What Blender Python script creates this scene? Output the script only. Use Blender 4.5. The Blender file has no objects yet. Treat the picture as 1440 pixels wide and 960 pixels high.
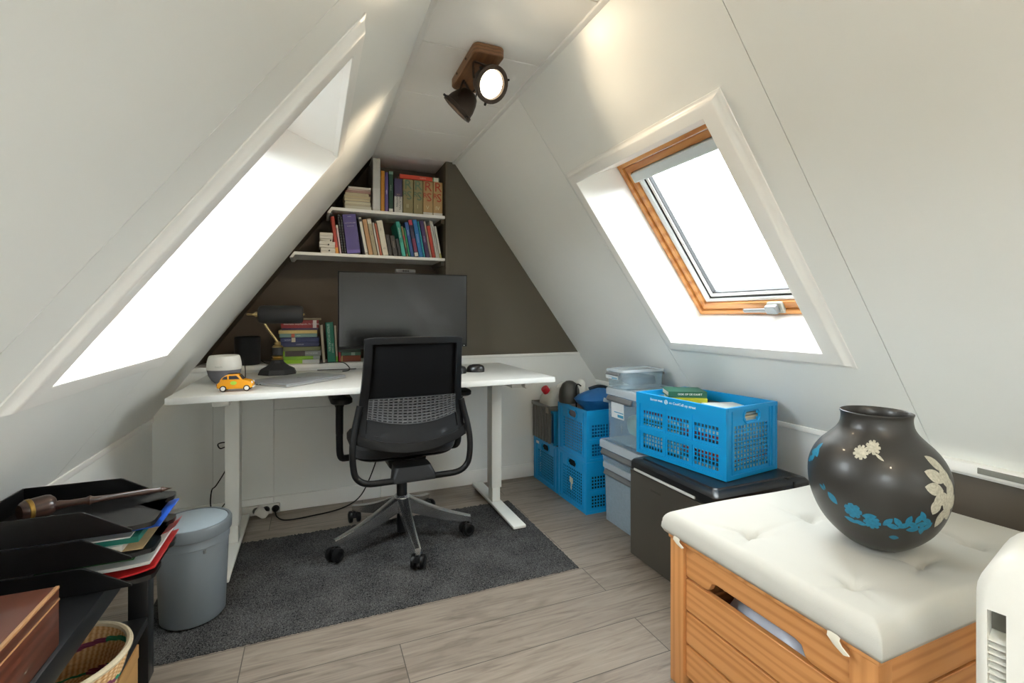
import bpy, bmesh, math, random
from mathutils import Vector as V, Matrix as Mx
C = bpy.context.scene.collection
SC = bpy.context.scene
rnd = random.Random(11)
PI = math.pi
R = math.radians
# ---------------------------------------------------------------- camera survey (metres; x across, y along the ridge, z up)
F, HOR, YAW, EYE = 674.0, 443.0, R(22.5), 1.1
SN, CS = math.sin(YAW), math.cos(YAW)
def bx(px, y):                                  # x on the upright plane at depth y
    u = (px - 720) / F
    return y * (SN + u * CS) / (CS - u * SN)
def bz(px, py, y):                              # height on that plane
    u = (px - 720) / F
    return EYE + y / (CS - u * SN) * (HOR - py) / F

# ---------------------------------------------------------------- materials
def lin(c):
    c = c / 255
    return c / 12.92 if c <= .04045 else ((c + .055) / 1.055) ** 2.4
def hx(s):
    return tuple(lin(int(s[i:i + 2], 16)) for i in (0, 2, 4)) + (1,)
MATS = {}
def new(name):
    m = bpy.data.materials.new(name); m.use_nodes = True
    MATS[name] = m
    nt = m.node_tree
    return m, nt, nt.nodes['Principled BSDF']
def N(nt, t, **k):
    n = nt.nodes.new(t)
    for a, b in k.items():
        if a in n.inputs: n.inputs[a].default_value = b
        else: setattr(n, a, b)
    return n
def mat(name, col, rough=.5, metal=0, var=0, vs=30, bump=0, bs=200, spec=.5, coat=0, stretch=None, sheen=0):
    if name in MATS: return MATS[name]
    m, nt, p = new(name)
    c = hx(col) if isinstance(col, str) else col
    p.inputs['Base Color'].default_value = c
    p.inputs['Roughness'].default_value = rough
    p.inputs['Metallic'].default_value = metal
    p.inputs['Specular IOR Level'].default_value = spec
    p.inputs['Coat Weight'].default_value = coat
    if sheen: p.inputs['Sheen Weight'].default_value = sheen
    L = nt.links.new
    tc = N(nt, 'ShaderNodeTexCoord')
    mp = N(nt, 'ShaderNodeMapping')
    L(tc.outputs['Object'], mp.inputs['Vector'])
    if stretch: mp.inputs['Scale'].default_value = stretch
    # every material carries a little procedural variation
    v = var or .03
    n = N(nt, 'ShaderNodeTexNoise', Scale=vs, Detail=4.0)
    L(mp.outputs[0], n.inputs['Vector'])
    mx = N(nt, 'ShaderNodeMix', data_type='RGBA')
    mx.inputs['A'].default_value = tuple(x * (1 - v) for x in c[:3]) + (1,)
    mx.inputs['B'].default_value = tuple(min(1, x * (1 + v)) for x in c[:3]) + (1,)
    L(n.outputs['Fac'], mx.inputs['Factor']); L(mx.outputs['Result'], p.inputs['Base Color'])
    if bump:
        b = N(nt, 'ShaderNodeBump', Strength=bump, Distance=.002)
        n2 = N(nt, 'ShaderNodeTexNoise', Scale=bs, Detail=3.0)
        L(mp.outputs[0], n2.inputs['Vector'])
        L(n2.outputs['Fac'], b.inputs['Height']); L(b.outputs[0], p.inputs['Normal'])
    return m
def wood(name, c1, c2, scale, rough=.45, knots=0, ring=8.0, dist=6.0, coat=0):
    m, nt, p = new(name); L = nt.links.new
    tc = N(nt, 'ShaderNodeTexCoord'); oi = N(nt, 'ShaderNodeObjectInfo')
    add = N(nt, 'ShaderNodeVectorMath', operation='MULTIPLY_ADD')
    add.inputs[1].default_value = (1, 1, 1)
    cr = N(nt, 'ShaderNodeCombineXYZ')
    mu = N(nt, 'ShaderNodeMath', operation='MULTIPLY'); mu.inputs[1].default_value = 3.7
    L(oi.outputs['Random'], mu.inputs[0])
    for i in range(3): L(mu.outputs[0], cr.inputs[i])
    L(tc.outputs['Object'], add.inputs[0]); L(cr.outputs[0], add.inputs[2])
    mp = N(nt, 'ShaderNodeMapping'); mp.inputs['Scale'].default_value = scale
    L(add.outputs[0], mp.inputs['Vector'])
    w = N(nt, 'ShaderNodeTexWave', Scale=ring, Distortion=dist, Detail=3.0, wave_type='RINGS')
    w.inputs['Detail Scale'].default_value = 1.2
    L(mp.outputs[0], w.inputs['Vector'])
    n = N(nt, 'ShaderNodeTexNoise', Scale=14.0, Detail=6.0)
    L(mp.outputs[0], n.inputs['Vector'])
    ad = N(nt, 'ShaderNodeMath', operation='MULTIPLY_ADD'); ad.inputs[1].default_value = .55
    L(w.outputs['Fac'], ad.inputs[0])
    m5 = N(nt, 'ShaderNodeMath', operation='MULTIPLY'); m5.inputs[1].default_value = .45
    L(n.outputs['Fac'], m5.inputs[0]); L(m5.outputs[0], ad.inputs[2])
    rp = N(nt, 'ShaderNodeValToRGB')
    rp.color_ramp.elements[0].color = hx(c2); rp.color_ramp.elements[0].position = .1
    rp.color_ramp.elements[1].color = hx(c1); rp.color_ramp.elements[1].position = .6
    L(ad.outputs[0], rp.inputs[0]); L(rp.outputs[0], p.inputs['Base Color'])
    p.inputs['Roughness'].default_value = rough; p.inputs['Coat Weight'].default_value = coat
    b = N(nt, 'ShaderNodeBump', Strength=.12, Distance=.001)
    L(ad.outputs[0], b.inputs['Height']); L(b.outputs[0], p.inputs['Normal'])
    return m
def clear(name, tint, fac, rough=.15, col='c8d4da'):
    m, nt, p = new(name); L = nt.links.new
    p.inputs['Base Color'].default_value = hx(col); p.inputs['Roughness'].default_value = rough
    t = N(nt, 'ShaderNodeBsdfTransparent'); t.inputs[0].default_value = tint
    mix = N(nt, 'ShaderNodeMixShader')
    n = N(nt, 'ShaderNodeTexNoise', Scale=25.0)
    ma = N(nt, 'ShaderNodeMath', operation='MULTIPLY_ADD'); ma.inputs[1].default_value = fac * .25; ma.inputs[2].default_value = fac * .88
    L(n.outputs['Fac'], ma.inputs[0]); L(ma.outputs[0], mix.inputs[0])
    L(t.outputs[0], mix.inputs[1]); L(p.outputs[0], mix.inputs[2])
    L(mix.outputs[0], nt.nodes['Material Output'].inputs['Surface'])
    return m
def glow(name, col, st):
    m, nt, p = new(name)
    p.inputs['Emission Color'].default_value = hx(col); p.inputs['Emission Strength'].default_value = st
    p.inputs['Base Color'].default_value = hx(col)
    return m

white = mat('white_wall_board', 'ebece8', .38, vs=3, bump=.02, bs=8)
ceilm = mat('white_ceiling_board', 'eeece7', .42, vs=3)
trimw = mat('white_trim_paint', 'f1f0ec', .32, vs=5)
olive = mat('dark_olive_paint', '5b5447', .6, vs=4, var=.04)
brown = mat('dark_brown_paint', '54483b', .6, vs=4, var=.04)
gap = mat('dark_gap', '6b6862', .8)
deskw = mat('white_melamine', 'd6d6d2', .32, vs=6)
steelw = mat('white_powder_coat', 'e4e4de', .4, vs=9)
blackp = mat('black_plastic', '0e0e0f', .42, var=.1, vs=20, bump=.05, bs=600, spec=.25)
blackt = mat('black_tray_plastic', '121213', .3, var=.1, vs=20)
blackf = mat('black_fabric', '111112', .95, var=.25, vs=300, bump=.3, bs=900, sheen=.1)
meshf = mat('black_mesh_fabric', '0d0d0e', .8, var=.4, vs=700, bump=.3, bs=900, spec=.1)
darkg = mat('dark_grey_plastic', '18191b', .45, var=.06, vs=15, spec=.25)
alu = mat('polished_aluminium', 'e6e6e6', .26, 1, var=.04, vs=12)
steel = mat('brushed_steel', '9a9a98', .3, 1, var=.06, vs=40)
brass = mat('brass', 'b7a070', .28, 1, var=.06, vs=30)
paper = mat('paper_edges', 'ddd5c0', .85, var=.15, vs=300, stretch=(1, 1, 1))
greypl = mat('grey_clip_plastic', '68696a', .4, var=.06)
clearb = clear('clear_box_plastic', (.90, .95, .97, 1), .20, .12, 'c9d8e0')
frosted = clear('frosted_box_plastic', (.90, .95, .97, 1), .62, .25, 'a9b9c4')
clearl = clear('clear_lid_plastic', (.93, .96, .98, 1), .48, .2, 'dde4e8')
milk = clear('milky_can_plastic', (.95, .95, .93, 1), .75, .3, 'd9d9d0')
bluep = mat('bright_blue_plastic', '0d94d2', .36, var=.05, vs=12)
txtw = mat('white_lettering', 'f0f0ee', .6)
txtd = mat('dark_lettering', '1d1d1d', .6)
pine = wood('oiled_pine', 'cf9158', 'b5753c', (7, .5, 9), .42, ring=1.3, dist=7, coat=.1)
pinex = wood('oiled_pine_crosswise', 'cf9158', 'b5753c', (.5, 7, 9), .42, ring=1.3, dist=7, coat=.1)
pinez = wood('oiled_pine_upright', 'cf9158', 'b97b44', (9, 9, .5), .42, ring=1.2, dist=6, coat=.1)
velux = wood('varnished_window_pine', 'c98c4e', 'a9672f', (12, 1.5, 5), .35, ring=1.2, dist=3, coat=.2)
redwood = wood('red_brown_box_wood', '643524', '4a271a', (14, 1.4, 14), .3, ring=1.0, dist=2.5, coat=.3)
lampwood = wood('stained_lamp_wood', '7c5636', '55371f', (18, 2.0, 18), .5, ring=1.6, dist=4)

def floor_material():
    m, nt, p = new('grey_oak_laminate'); L = nt.links.new
    tc = N(nt, 'ShaderNodeTexCoord')
    mp = N(nt, 'ShaderNodeMapping'); mp.inputs['Location'].default_value = (-.267, -.145, 0)
    L(tc.outputs['Object'], mp.inputs['Vector'])
    br = N(nt, 'ShaderNodeTexBrick', Scale=1.0)
    br.offset = .37; br.offset_frequency = 2
    br.inputs['Brick Width'].default_value = 1.29; br.inputs['Row Height'].default_value = .185
    br.inputs['Mortar Size'].default_value = .0017; br.inputs['Mortar Smooth'].default_value = .2
    br.inputs['Color1'].default_value = (.25, .25, .25, 1); br.inputs['Color2'].default_value = (.75, .75, .75, 1)
    br.inputs['Mortar'].default_value = (0, 0, 0, 1)
    L(mp.outputs[0], br.inputs['Vector'])
    # per-plank shift of the grain
    sx = N(nt, 'ShaderNodeVectorMath', operation='MULTIPLY_ADD')
    sx.inputs[1].default_value = (7, 3, 5)
    L(br.outputs['Color'], sx.inputs[0]); L(tc.outputs['Object'], sx.inputs[2])
    m2 = N(nt, 'ShaderNodeMapping'); m2.inputs['Scale'].default_value = (1.2, 16, 1)
    L(sx.outputs[0], m2.inputs['Vector'])
    n = N(nt, 'ShaderNodeTexNoise', Scale=2.2, Detail=7.0, Roughness=.62, Distortion=1.4)
    L(m2.outputs[0], n.inputs['Vector'])
    m3 = N(nt, 'ShaderNodeMapping'); m3.inputs['Scale'].default_value = (1.1, 3.2, 1)
    L(sx.outputs[0], m3.inputs['Vector'])
    kn = N(nt, 'ShaderNodeTexNoise', Scale=2.6, Detail=2.0, Distortion=2.5)
    L(m3.outputs[0], kn.inputs['Vector'])
    rp = N(nt, 'ShaderNodeValToRGB')
    e = rp.color_ramp.elements
    e[0].color = hx('62554b'); e[0].position = .26
    e[1].color = hx('9a8d80'); e[1].position = .72
    e2 = e.new(.46); e2.color = hx('867a6e')
    L(n.outputs['Fac'], rp.inputs[0])
    r2 = N(nt, 'ShaderNodeValToRGB')
    r2.color_ramp.elements[0].position = .27; r2.color_ramp.elements[0].color = (.78, .77, .75, 1)
    r2.color_ramp.elements[1].position = .42; r2.color_ramp.elements[1].color = (1, 1, 1, 1)
    L(kn.outputs['Fac'], r2.inputs[0])
    mu = N(nt, 'ShaderNodeMix', data_type='RGBA', blend_type='MULTIPLY'); mu.inputs['Factor'].default_value = 1
    L(rp.outputs[0], mu.inputs['A']); L(r2.outputs[0], mu.inputs['B'])
    tn = N(nt, 'ShaderNodeMix', data_type='RGBA', blend_type='MULTIPLY'); tn.inputs['Factor'].default_value = 1
    tr = N(nt, 'ShaderNodeMapRange'); tr.inputs[1].default_value = .25; tr.inputs[2].default_value = .75; tr.inputs[3].default_value = .88; tr.inputs[4].default_value = 1.06
    L(br.outputs['Color'], tr.inputs[0])
    L(mu.outputs['Result'], tn.inputs['A']); L(tr.outputs[0], tn.inputs['B'])
    mo = N(nt, 'ShaderNodeMix', data_type='RGBA'); mo.inputs['B'].default_value = hx('4a423b')
    L(br.outputs['Fac'], mo.inputs['Factor']); L(tn.outputs['Result'], mo.inputs['A'])
    L(mo.outputs['Result'], p.inputs['Base Color'])
    p.inputs['Roughness'].default_value = .42
    b = N(nt, 'ShaderNodeBump', Strength=.15, Distance=.001)
    L(n.outputs['Fac'], b.inputs['Height']); L(b.outputs[0], p.inputs['Normal'])
    return m
def rug_material():
    m, nt, p = new('charcoal_pile'); L = nt.links.new
    tc = N(nt, 'ShaderNodeTexCoord')
    n = N(nt, 'ShaderNodeTexNoise', Scale=260.0, Detail=3.0)
    n2 = N(nt, 'ShaderNodeTexNoise', Scale=7.0, Detail=3.0)
    L(tc.outputs['Object'], n.inputs['Vector']); L(tc.outputs['Object'], n2.inputs['Vector'])
    a = N(nt, 'ShaderNodeMath', operation='MULTIPLY_ADD'); a.inputs[1].default_value = .22
    L(n2.outputs['Fac'], a.inputs[0]); 
    s = N(nt, 'ShaderNodeMath', operation='MULTIPLY'); s.inputs[1].default_value = .78
    L(n.outputs['Fac'], s.inputs[0]); L(s.outputs[0], a.inputs[2])
    rp = N(nt, 'ShaderNodeValToRGB')
    rp.color_ramp.elements[0].color = hx('1c1c1d'); rp.color_ramp.elements[0].position = .38
    rp.color_ramp.elements[1].color = hx('5c5b5a'); rp.color_ramp.elements[1].position = .64
    L(a.outputs[0], rp.inputs[0]); L(rp.outputs[0], p.inputs['Base Color'])
    p.inputs['Roughness'].default_value = 1; p.inputs['Specular IOR Level'].default_value = .1
    return m

# ---------------------------------------------------------------- mesh helpers
def bm_(): return bmesh.new()
def O(name, bm, m, parent=None, flat=False, bevel=0, bseg=2, angle=.7):
    if isinstance(bm, bmesh.types.BMesh):
        bmesh.ops.recalc_face_normals(bm, faces=bm.faces[:])
        me = bpy.data.meshes.new(name); bm.to_mesh(me); bm.free()
    else: me = bm
    me.materials.clear(); me.materials.append(m)
    if not flat:
        for p in me.polygons: p.use_smooth = True
        me.set_sharp_from_angle(angle=angle)
    o = bpy.data.objects.new(name, me); C.objects.link(o)
    if parent: o.parent = parent
    if bevel:
        b = o.modifiers.new('edge', 'BEVEL'); b.width = bevel; b.segments = bseg; b.limit_method = 'ANGLE'; b.angle_limit = .6
        b.harden_normals = False
    return o
def tag(o, label, cat, group=None):
    o['label'] = label; o['category'] = cat
    if group: o['group'] = group
    return o
def E(name, label, cat, loc=(0, 0, 0), rz=0, group=None, rot=None):
    o = bpy.data.objects.new(name, None); C.objects.link(o)
    o.empty_display_size = .05
    o.location = loc; o.rotation_euler = rot if rot else (0, 0, rz)
    return tag(o, label, cat, group)
def S(name, bm, m, parent=None, **k):
    o = O(name, bm, m, parent, **k)
    if not parent: o['kind'] = 'structure'
    return o
def dup(root, loc=None, rz=None, label=None, group=None):
    r = root.copy(); C.objects.link(r)
    if loc is not None: r.location = loc
    if rz is not None: r.rotation_euler = (0, 0, rz)
    if label: r['label'] = label
    if group: r['group'] = group
    for ch in list(root.children):
        c = ch.copy(); C.objects.link(c); c.parent = r
        for g in ch.children:
            d = g.copy(); C.objects.link(d); d.parent = c
    return r
def box(bm, x0, x1, y0, y1, z0, z1, bev=0, seg=2, mx=None):
    r = bmesh.ops.create_cube(bm, size=1)
    vs = r['verts']
    for v in vs:
        v.co = V(((x0 + x1) / 2 + v.co.x * (x1 - x0), (y0 + y1) / 2 + v.co.y * (y1 - y0), (z0 + z1) / 2 + v.co.z * (z1 - z0)))
    if bev:
        es = list({e for v in vs for e in v.link_edges})
        rr = bmesh.ops.bevel(bm, geom=vs + es, offset=bev, segments=seg, affect='EDGES', profile=.5)
        vs = list({v for f in rr['faces'] for v in f.verts} | {v for v in vs if v.is_valid})
    if mx is not None:
        done = set()
        for v in vs:
            if v.is_valid and v not in done: v.co = mx @ v.co; done.add(v)
    return bm
def prism(bm, pts, f, c0, c1):
    """polygon pts (a, b) swept from c0 to c1; f(a, b, c) -> point"""
    a = [bm.verts.new(f(p[0], p[1], c0)) for p in pts]; b = [bm.verts.new(f(p[0], p[1], c1)) for p in pts]
    bm.faces.new(a); bm.faces.new(b[::-1])
    n = len(pts)
    for i in range(n): bm.faces.new((a[i], b[i], b[(i + 1) % n], a[(i + 1) % n]))
    return bm
FXZ = lambda a, b, c: V((a, c, b))     # profile in x-z, swept along y
FYZ = lambda a, b, c: V((c, a, b))     # profile in y-z, swept along x
FXY = lambda a, b, c: V((a, b, c))
def lathe(bm, prof, seg=32, mx=None, cap=True, sx=1, sy=1):
    mx = mx or Mx.Identity(4)
    rings = []
    for r, z in prof:
        if r < 1e-6: rings.append([bm.verts.new(mx @ V((0, 0, z)))])
        else: rings.append([bm.verts.new(mx @ V((r * sx * math.cos(2 * PI * i / seg), r * sy * math.sin(2 * PI * i / seg), z))) for i in range(seg)])
    for a, b in zip(rings, rings[1:]):
        if len(a) == 1 and len(b) == 1: continue
        for i in range(seg):
            j = (i + 1) % seg
            if len(a) == 1: bm.faces.new((a[0], b[i], b[j]))
            elif len(b) == 1: bm.faces.new((a[i], b[0], a[j]))
            else: bm.faces.new((a[i], b[i], b[j], a[j]))
    if cap:
        for r in (rings[0], rings[-1]):
            if len(r) > 2: bm.faces.new(r)
    return bm
def spline(pts, n=6, closed=False):
    P = [V(p) for p in pts]; out = []
    m = len(P)
    for i in range(m if closed else m - 1):
        g = lambda k: P[k % m] if closed else P[max(0, min(m - 1, k))]
        p0, p1, p2, p3 = g(i - 1), g(i), g(i + 1), g(i + 2)
        for k in range(n):
            t = k / n
            out.append(.5 * ((2 * p1) + (p2 - p0) * t + (2 * p0 - 5 * p1 + 4 * p2 - p3) * t * t + (3 * p1 - p0 - 3 * p2 + p3) * t ** 3))
    if not closed: out.append(P[-1])
    return out
def tube(bm, pts, r, seg=8, closed=False, smooth=0):
    P = spline(pts, smooth, closed) if smooth else [V(p) for p in pts]
    n = len(P); rings = []; prev = None
    for i, p in enumerate(P):
        a = P[(i - 1) % n] if (closed or i) else p
        b = P[(i + 1) % n] if (closed or i < n - 1) else p
        t = (b - a).normalized()
        if prev is None:
            prev = t.orthogonal().normalized()
        prev = (prev - t * prev.dot(t)).normalized()
        q = t.cross(prev)
        rr = r[i] if isinstance(r, (list, tuple)) else r
        rings.append([bm.verts.new(p + (prev * math.cos(2 * PI * k / seg) + q * math.sin(2 * PI * k / seg)) * rr) for k in range(seg)])
    for i in range(n if closed else n - 1):
        a, b = rings[i], rings[(i + 1) % n]
        for k in range(seg): bm.faces.new((a[k], b[k], b[(k + 1) % seg], a[(k + 1) % seg]))
    if not closed: bm.faces.new(rings[0]); bm.faces.new(rings[-1][::-1])
    return bm
def perf(bm, As, Bs, c0, c1, hole, f):
    """slab over the cut lists As x Bs with the cells hole(a, b) left open (a, b: cell centre)"""
    na, nb = len(As) - 1, len(Bs) - 1
    solid = [[not hole((As[i] + As[i + 1]) / 2, (Bs[j] + Bs[j + 1]) / 2) for j in range(nb)] for i in range(na)]
    vd = {}
    def v(i, j, k):
        key = (i, j, k)
        if key not in vd: vd[key] = bm.verts.new(f(As[i], Bs[j], c1 if k else c0))
        return vd[key]
    for i in range(na):
        for j in range(nb):
            if not solid[i][j]: continue
            bm.faces.new((v(i, j, 0), v(i + 1, j, 0), v(i + 1, j + 1, 0), v(i, j + 1, 0)))
            bm.faces.new((v(i, j, 1), v(i, j + 1, 1), v(i + 1, j + 1, 1), v(i + 1, j, 1)))
            for di, dj, p, q in ((-1, 0, (i, j), (i, j + 1)), (1, 0, (i + 1, j + 1), (i + 1, j)), (0, -1, (i + 1, j), (i, j)), (0, 1, (i, j + 1), (i + 1, j + 1))):
                a, b = i + di, j + dj
                if not (0 <= a < na and 0 <= b < nb and solid[a][b]):
                    bm.faces.new((v(*p, 0), v(*q, 0), v(*q, 1), v(*p, 1)))
    return bm
def cuts(*v): return sorted(set(round(x, 5) for x in v))
def lsp(a, b, n): return [a + (b - a) * i / n for i in range(n + 1)]
def loft(bm, rings, cap0=True, cap1=True):
    rs = [[bm.verts.new(p) for p in r] for r in rings]
    n = len(rs[0])
    for a, b in zip(rs, rs[1:]):
        for i in range(n): bm.faces.new((a[i], b[i], b[(i + 1) % n], a[(i + 1) % n]))
    if cap0: bm.faces.new(rs[0][::-1])
    if cap1: bm.faces.new(rs[-1])
    return bm
def rrect(w, d, r, z, n=4, cx=0, cy=0):
    out = []
    for sx, sy, a0 in ((1, 1, 0), (-1, 1, 90), (-1, -1, 180), (1, -1, 270)):
        for k in range(n + 1):
            a = R(a0 + 90 * k / n)
            out.append(V((cx + sx * (w / 2 - r) + r * math.cos(a), cy + sy * (d / 2 - r) + r * math.sin(a), z)))
    return out
_txt = {}
def text(body, size, m, parent, mx, name='lettering', depth=.0003):
    key = (body, size)
    if key not in _txt:
        cu = bpy.data.curves.new('lettering', 'FONT'); cu.body = body; cu.size = size; cu.extrude = depth
        cu.align_x = 'CENTER'; cu.align_y = 'CENTER'; cu.resolution_u = 2
        ob = bpy.data.objects.new('lettering', cu); C.objects.link(ob)
        bpy.context.view_layer.update()
        me = bpy.data.meshes.new_from_object(ob.evaluated_get(bpy.context.evaluated_depsgraph_get()))
        bpy.data.objects.remove(ob); bpy.data.curves.remove(cu)
        _txt[key] = me
    me = _txt[key].copy(); me.transform(mx)
    return O(name, me, m, parent, flat=True)
def tmx(pos, xd, yd):
    x, y = V(xd).normalized(), V(yd).normalized(); z = x.cross(y)
    return Mx(((x.x, y.x, z.x, pos[0]), (x.y, y.y, z.y, pos[1]), (x.z, y.z, z.z, pos[2]), (0, 0, 0, 1)))

# ================================================================ THE ROOM
TAN = 1.36
NA = math.atan(TAN); NX, NZ = math.sin(NA), math.cos(NA)
CEIL = 2.08
YB, YN, YR = 2.99, 3.27, -2.2           # gable wall, niche back, rear wall
KR, KL = 1.905, -.768                   # knee walls
def fr(y, z, c): return V((2.365 - z / TAN + c * NX, y, z + c * NZ))
def fl(y, z, c): return V((z / TAN - 1.1867 - c * NX, y, z + c * NZ))
floor_m = floor_material()
b = bm_(); box(b, -1.3, 2.3, YR - .1, 3.4, -.06, 0); S('floor', b, floor_m)
# ceiling boards with fine seams
b = bm_()
ys = [YR, -1.2, -.78, -.36, .06, .48, .87, 1.285, 1.705, 2.115, 2.533, 2.984, YN + .02]
for a, c in zip(ys, ys[1:]): box(b, .30, .88, a + .0012, c - .0012, CEIL, CEIL + .012, .0015, 1)
box(b, .28, .90, YR, YN + .05, CEIL + .012, CEIL + .03)
S('ceiling', b, ceilm)
for nm, x in (('trim_1', .345), ('trim_2', .834)):
    b = bm_(); box(b, x - .012, x + .012, YR, 2.99, CEIL - .012, CEIL, .005, 2); S(nm, b, trimw)
HOLE_R = (1.125, 1.885); HOLE_L = (1.16, 1.925); HZ = (.977, 1.706); REAR_FILL = (-1.95, -.45)  # last range: unseen skylights added behind the camera for daylight fill
def slope(name, f, hole, yend):
    b = bm_()
    segs = [YR, .0, .925, 1.965, yend]
    hs = [hole, REAR_FILL]
    hs = [(h[0] - .012, h[1] + .012) for h in hs]; za, zb = HZ[0] - .012, HZ[1] + .012
    def ish(y, z): return za < z < zb and any(h[0] < y < h[1] for h in hs)
    zs = [.5, za, zb, 2.1]
    for a, c in zip(segs, segs[1:]):
        ins = [q for h in hs for q in h if a < q < c]
        perf(b, cuts(a + .0012, c - .0012, *ins), zs, 0, .012, ish, f)
    perf(b, cuts(YR, yend, *[q for h in hs for q in h]), zs, .012, .03, ish, f)
    return S(name, b, white)
slope('wall_right', fr, HOLE_R, 3.3)
slope('wall_left', fl, HOLE_L, 2.992)
# knee walls
b = bm_(); box(b, KR, KR + .03, YR, 3.0, 0, .66); S('wall_right_lower', b, white)
b = bm_(); box(b, KL - .03, KL, YR, 3.0, 0, .60); S('wall_left_lower', b, white)
b = bm_(); box(b, KR - .012, KR, 1.1, 2.989, .612, .634, .004); S('trim_3', b, trimw)
b = bm_(); box(b, KL, KL + .008, YR, 2.989, .548, .572, .003); S('trim_4', b, trimw)
# dark sliding hatch in the right knee wall with its white rail
b = bm_(); box(b, KR - .012, KR - .002, -.6, 1.095, .03, .60, .002); d = S('door_1', b, mat('dark_brown_hatch', '544b40', .45, vs=5))
b = bm_(); box(b, KR - .05, KR - .0005, -.6, 1.097, .612, .645, .005); box(b, KR - .03, KR - .0005, -.6, 1.097, .602, .612, .002); S('trim_5', b, trimw)
b = bm_(); box(b, KR - .054, KR - .049, .55, .80, .622, .640, .002); o = O('finger_slot', b, mat('grey_slot', '7d7d76', .5), d)
# rear wall
b = bm_(); box(b, -1.3, 2.3, YR - .03, YR, 0, 2.1); S('wall_rear', b, white)
# gable wall: white panelling below, dark paint above
b = bm_()
def gw(y, z, c): return V((y, YB + c, z))
perf(b, cuts(KL, -.50), [0, .8], 0, .012, lambda a, c: False, gw)
perf(b, cuts(-.498, -.206), [0, .8], 0, .012, lambda a, c: False, gw)
perf(b, cuts(-.204, .374), [0, .569], 0, .012, lambda a, c: False, gw)
perf(b, cuts(-.204, .374), [.571, .8], 0, .012, lambda a, c: False, gw)
perf(b, cuts(.376, KR), [0, .82], 0, .012, lambda a, c: False, gw)
box(b, KL, KR, YB + .012, YB + .03, 0, .8)
S('wall_back', b, white)
b = bm_()
prism(b, [(.80, .8205), (1.79, .8205), (2.40 - 2.08 / TAN, 2.08), (.80, 2.08)], FXZ, YB, YB + .02)
S('wall_back_upper', b, olive)
b = bm_(); prism(b, [(.785, .82), (1.765, .82), (1.75, .838), (.785, .838)], FXZ, YB - .014, YB); S('trim_6', b, trimw, bevel=.003)
for nm, x0, x1 in (('baseboard_back', KL, -.206), ('baseboard_back_middle', -.204, .374), ('baseboard_back_end', .376, KR)):
    b = bm_(); box(b, x0, x1, YB - .012, YB - .0005, 0, .088, .002); S(nm, b, trimw)
b = bm_(); box(b, KR - .012, KR, -.5, YB - .013, 0, .07, .002); S('baseboard_right', b, trimw)
b = bm_(); box(b, KL, KL + .012, -.5, YB - .013, 0, .07, .002); S('baseboard_left', b, trimw)
# niche with the bookshelves: ledge, back, sloping side, upright side
b = bm_(); box(b, KL, .785, YB - .012, YN, .797, .82, .003); S('trim_7', b, trimw)
b = bm_(); box(b, -.8, .82, YN, YN + .02, .78, 2.1); S('wall_niche', b, brown)
b = bm_(); perf(b, [2.992, YN], [.75, 2.1], .006, .02, lambda a, c: False, fl); S('wall_niche_slope', b, brown)
b = bm_(); box(b, .778, .80, YB - .008, YN, .82, CEIL - .001, .002); S('wall_niche_side', b, olive)

# ---------------------------------------------------------------- skylights
greyal = mat('grey_window_metal', 'a9b0b1', .35, .3, vs=15)
railm = mat('pale_grey_rail', 'dfe3e4', .35)
gask = mat('black_gasket', '202020', .6)
def glass_material():
    m, nt, p = new('window_glass'); L = nt.links.new
    t = N(nt, 'ShaderNodeBsdfTransparent'); t.inputs[0].default_value = (.97, .98, .98, 1)
    g = N(nt, 'ShaderNodeBsdfGlossy'); g.inputs['Roughness'].default_value = .02
    lw = N(nt, 'ShaderNodeLayerWeight'); fz = N(nt, 'ShaderNodeMath', operation='POWER'); fz.inputs[1].default_value = 6
    L(lw.outputs['Facing'], fz.inputs[0])
    mix = N(nt, 'ShaderNodeMixShader')
    L(fz.outputs[0], mix.inputs[0]); L(t.outputs[0], mix.inputs[1]); L(g.outputs[0], mix.inputs[2])
    L(mix.outputs[0], nt.nodes['Material Output'].inputs['Surface'])
    return m
glass = glass_material()
def frame(bm, f, y0, y1, z0, z1, wy, wz, c0, c1):
    return perf(bm, [y0, y0 + wy, y1 - wy, y1], [z0, z0 + wz, z1 - wz, z1], c0, c1,
                lambda a, c: y0 + wy < a < y1 - wy and z0 + wz < c < z1 - wz, f)
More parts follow.
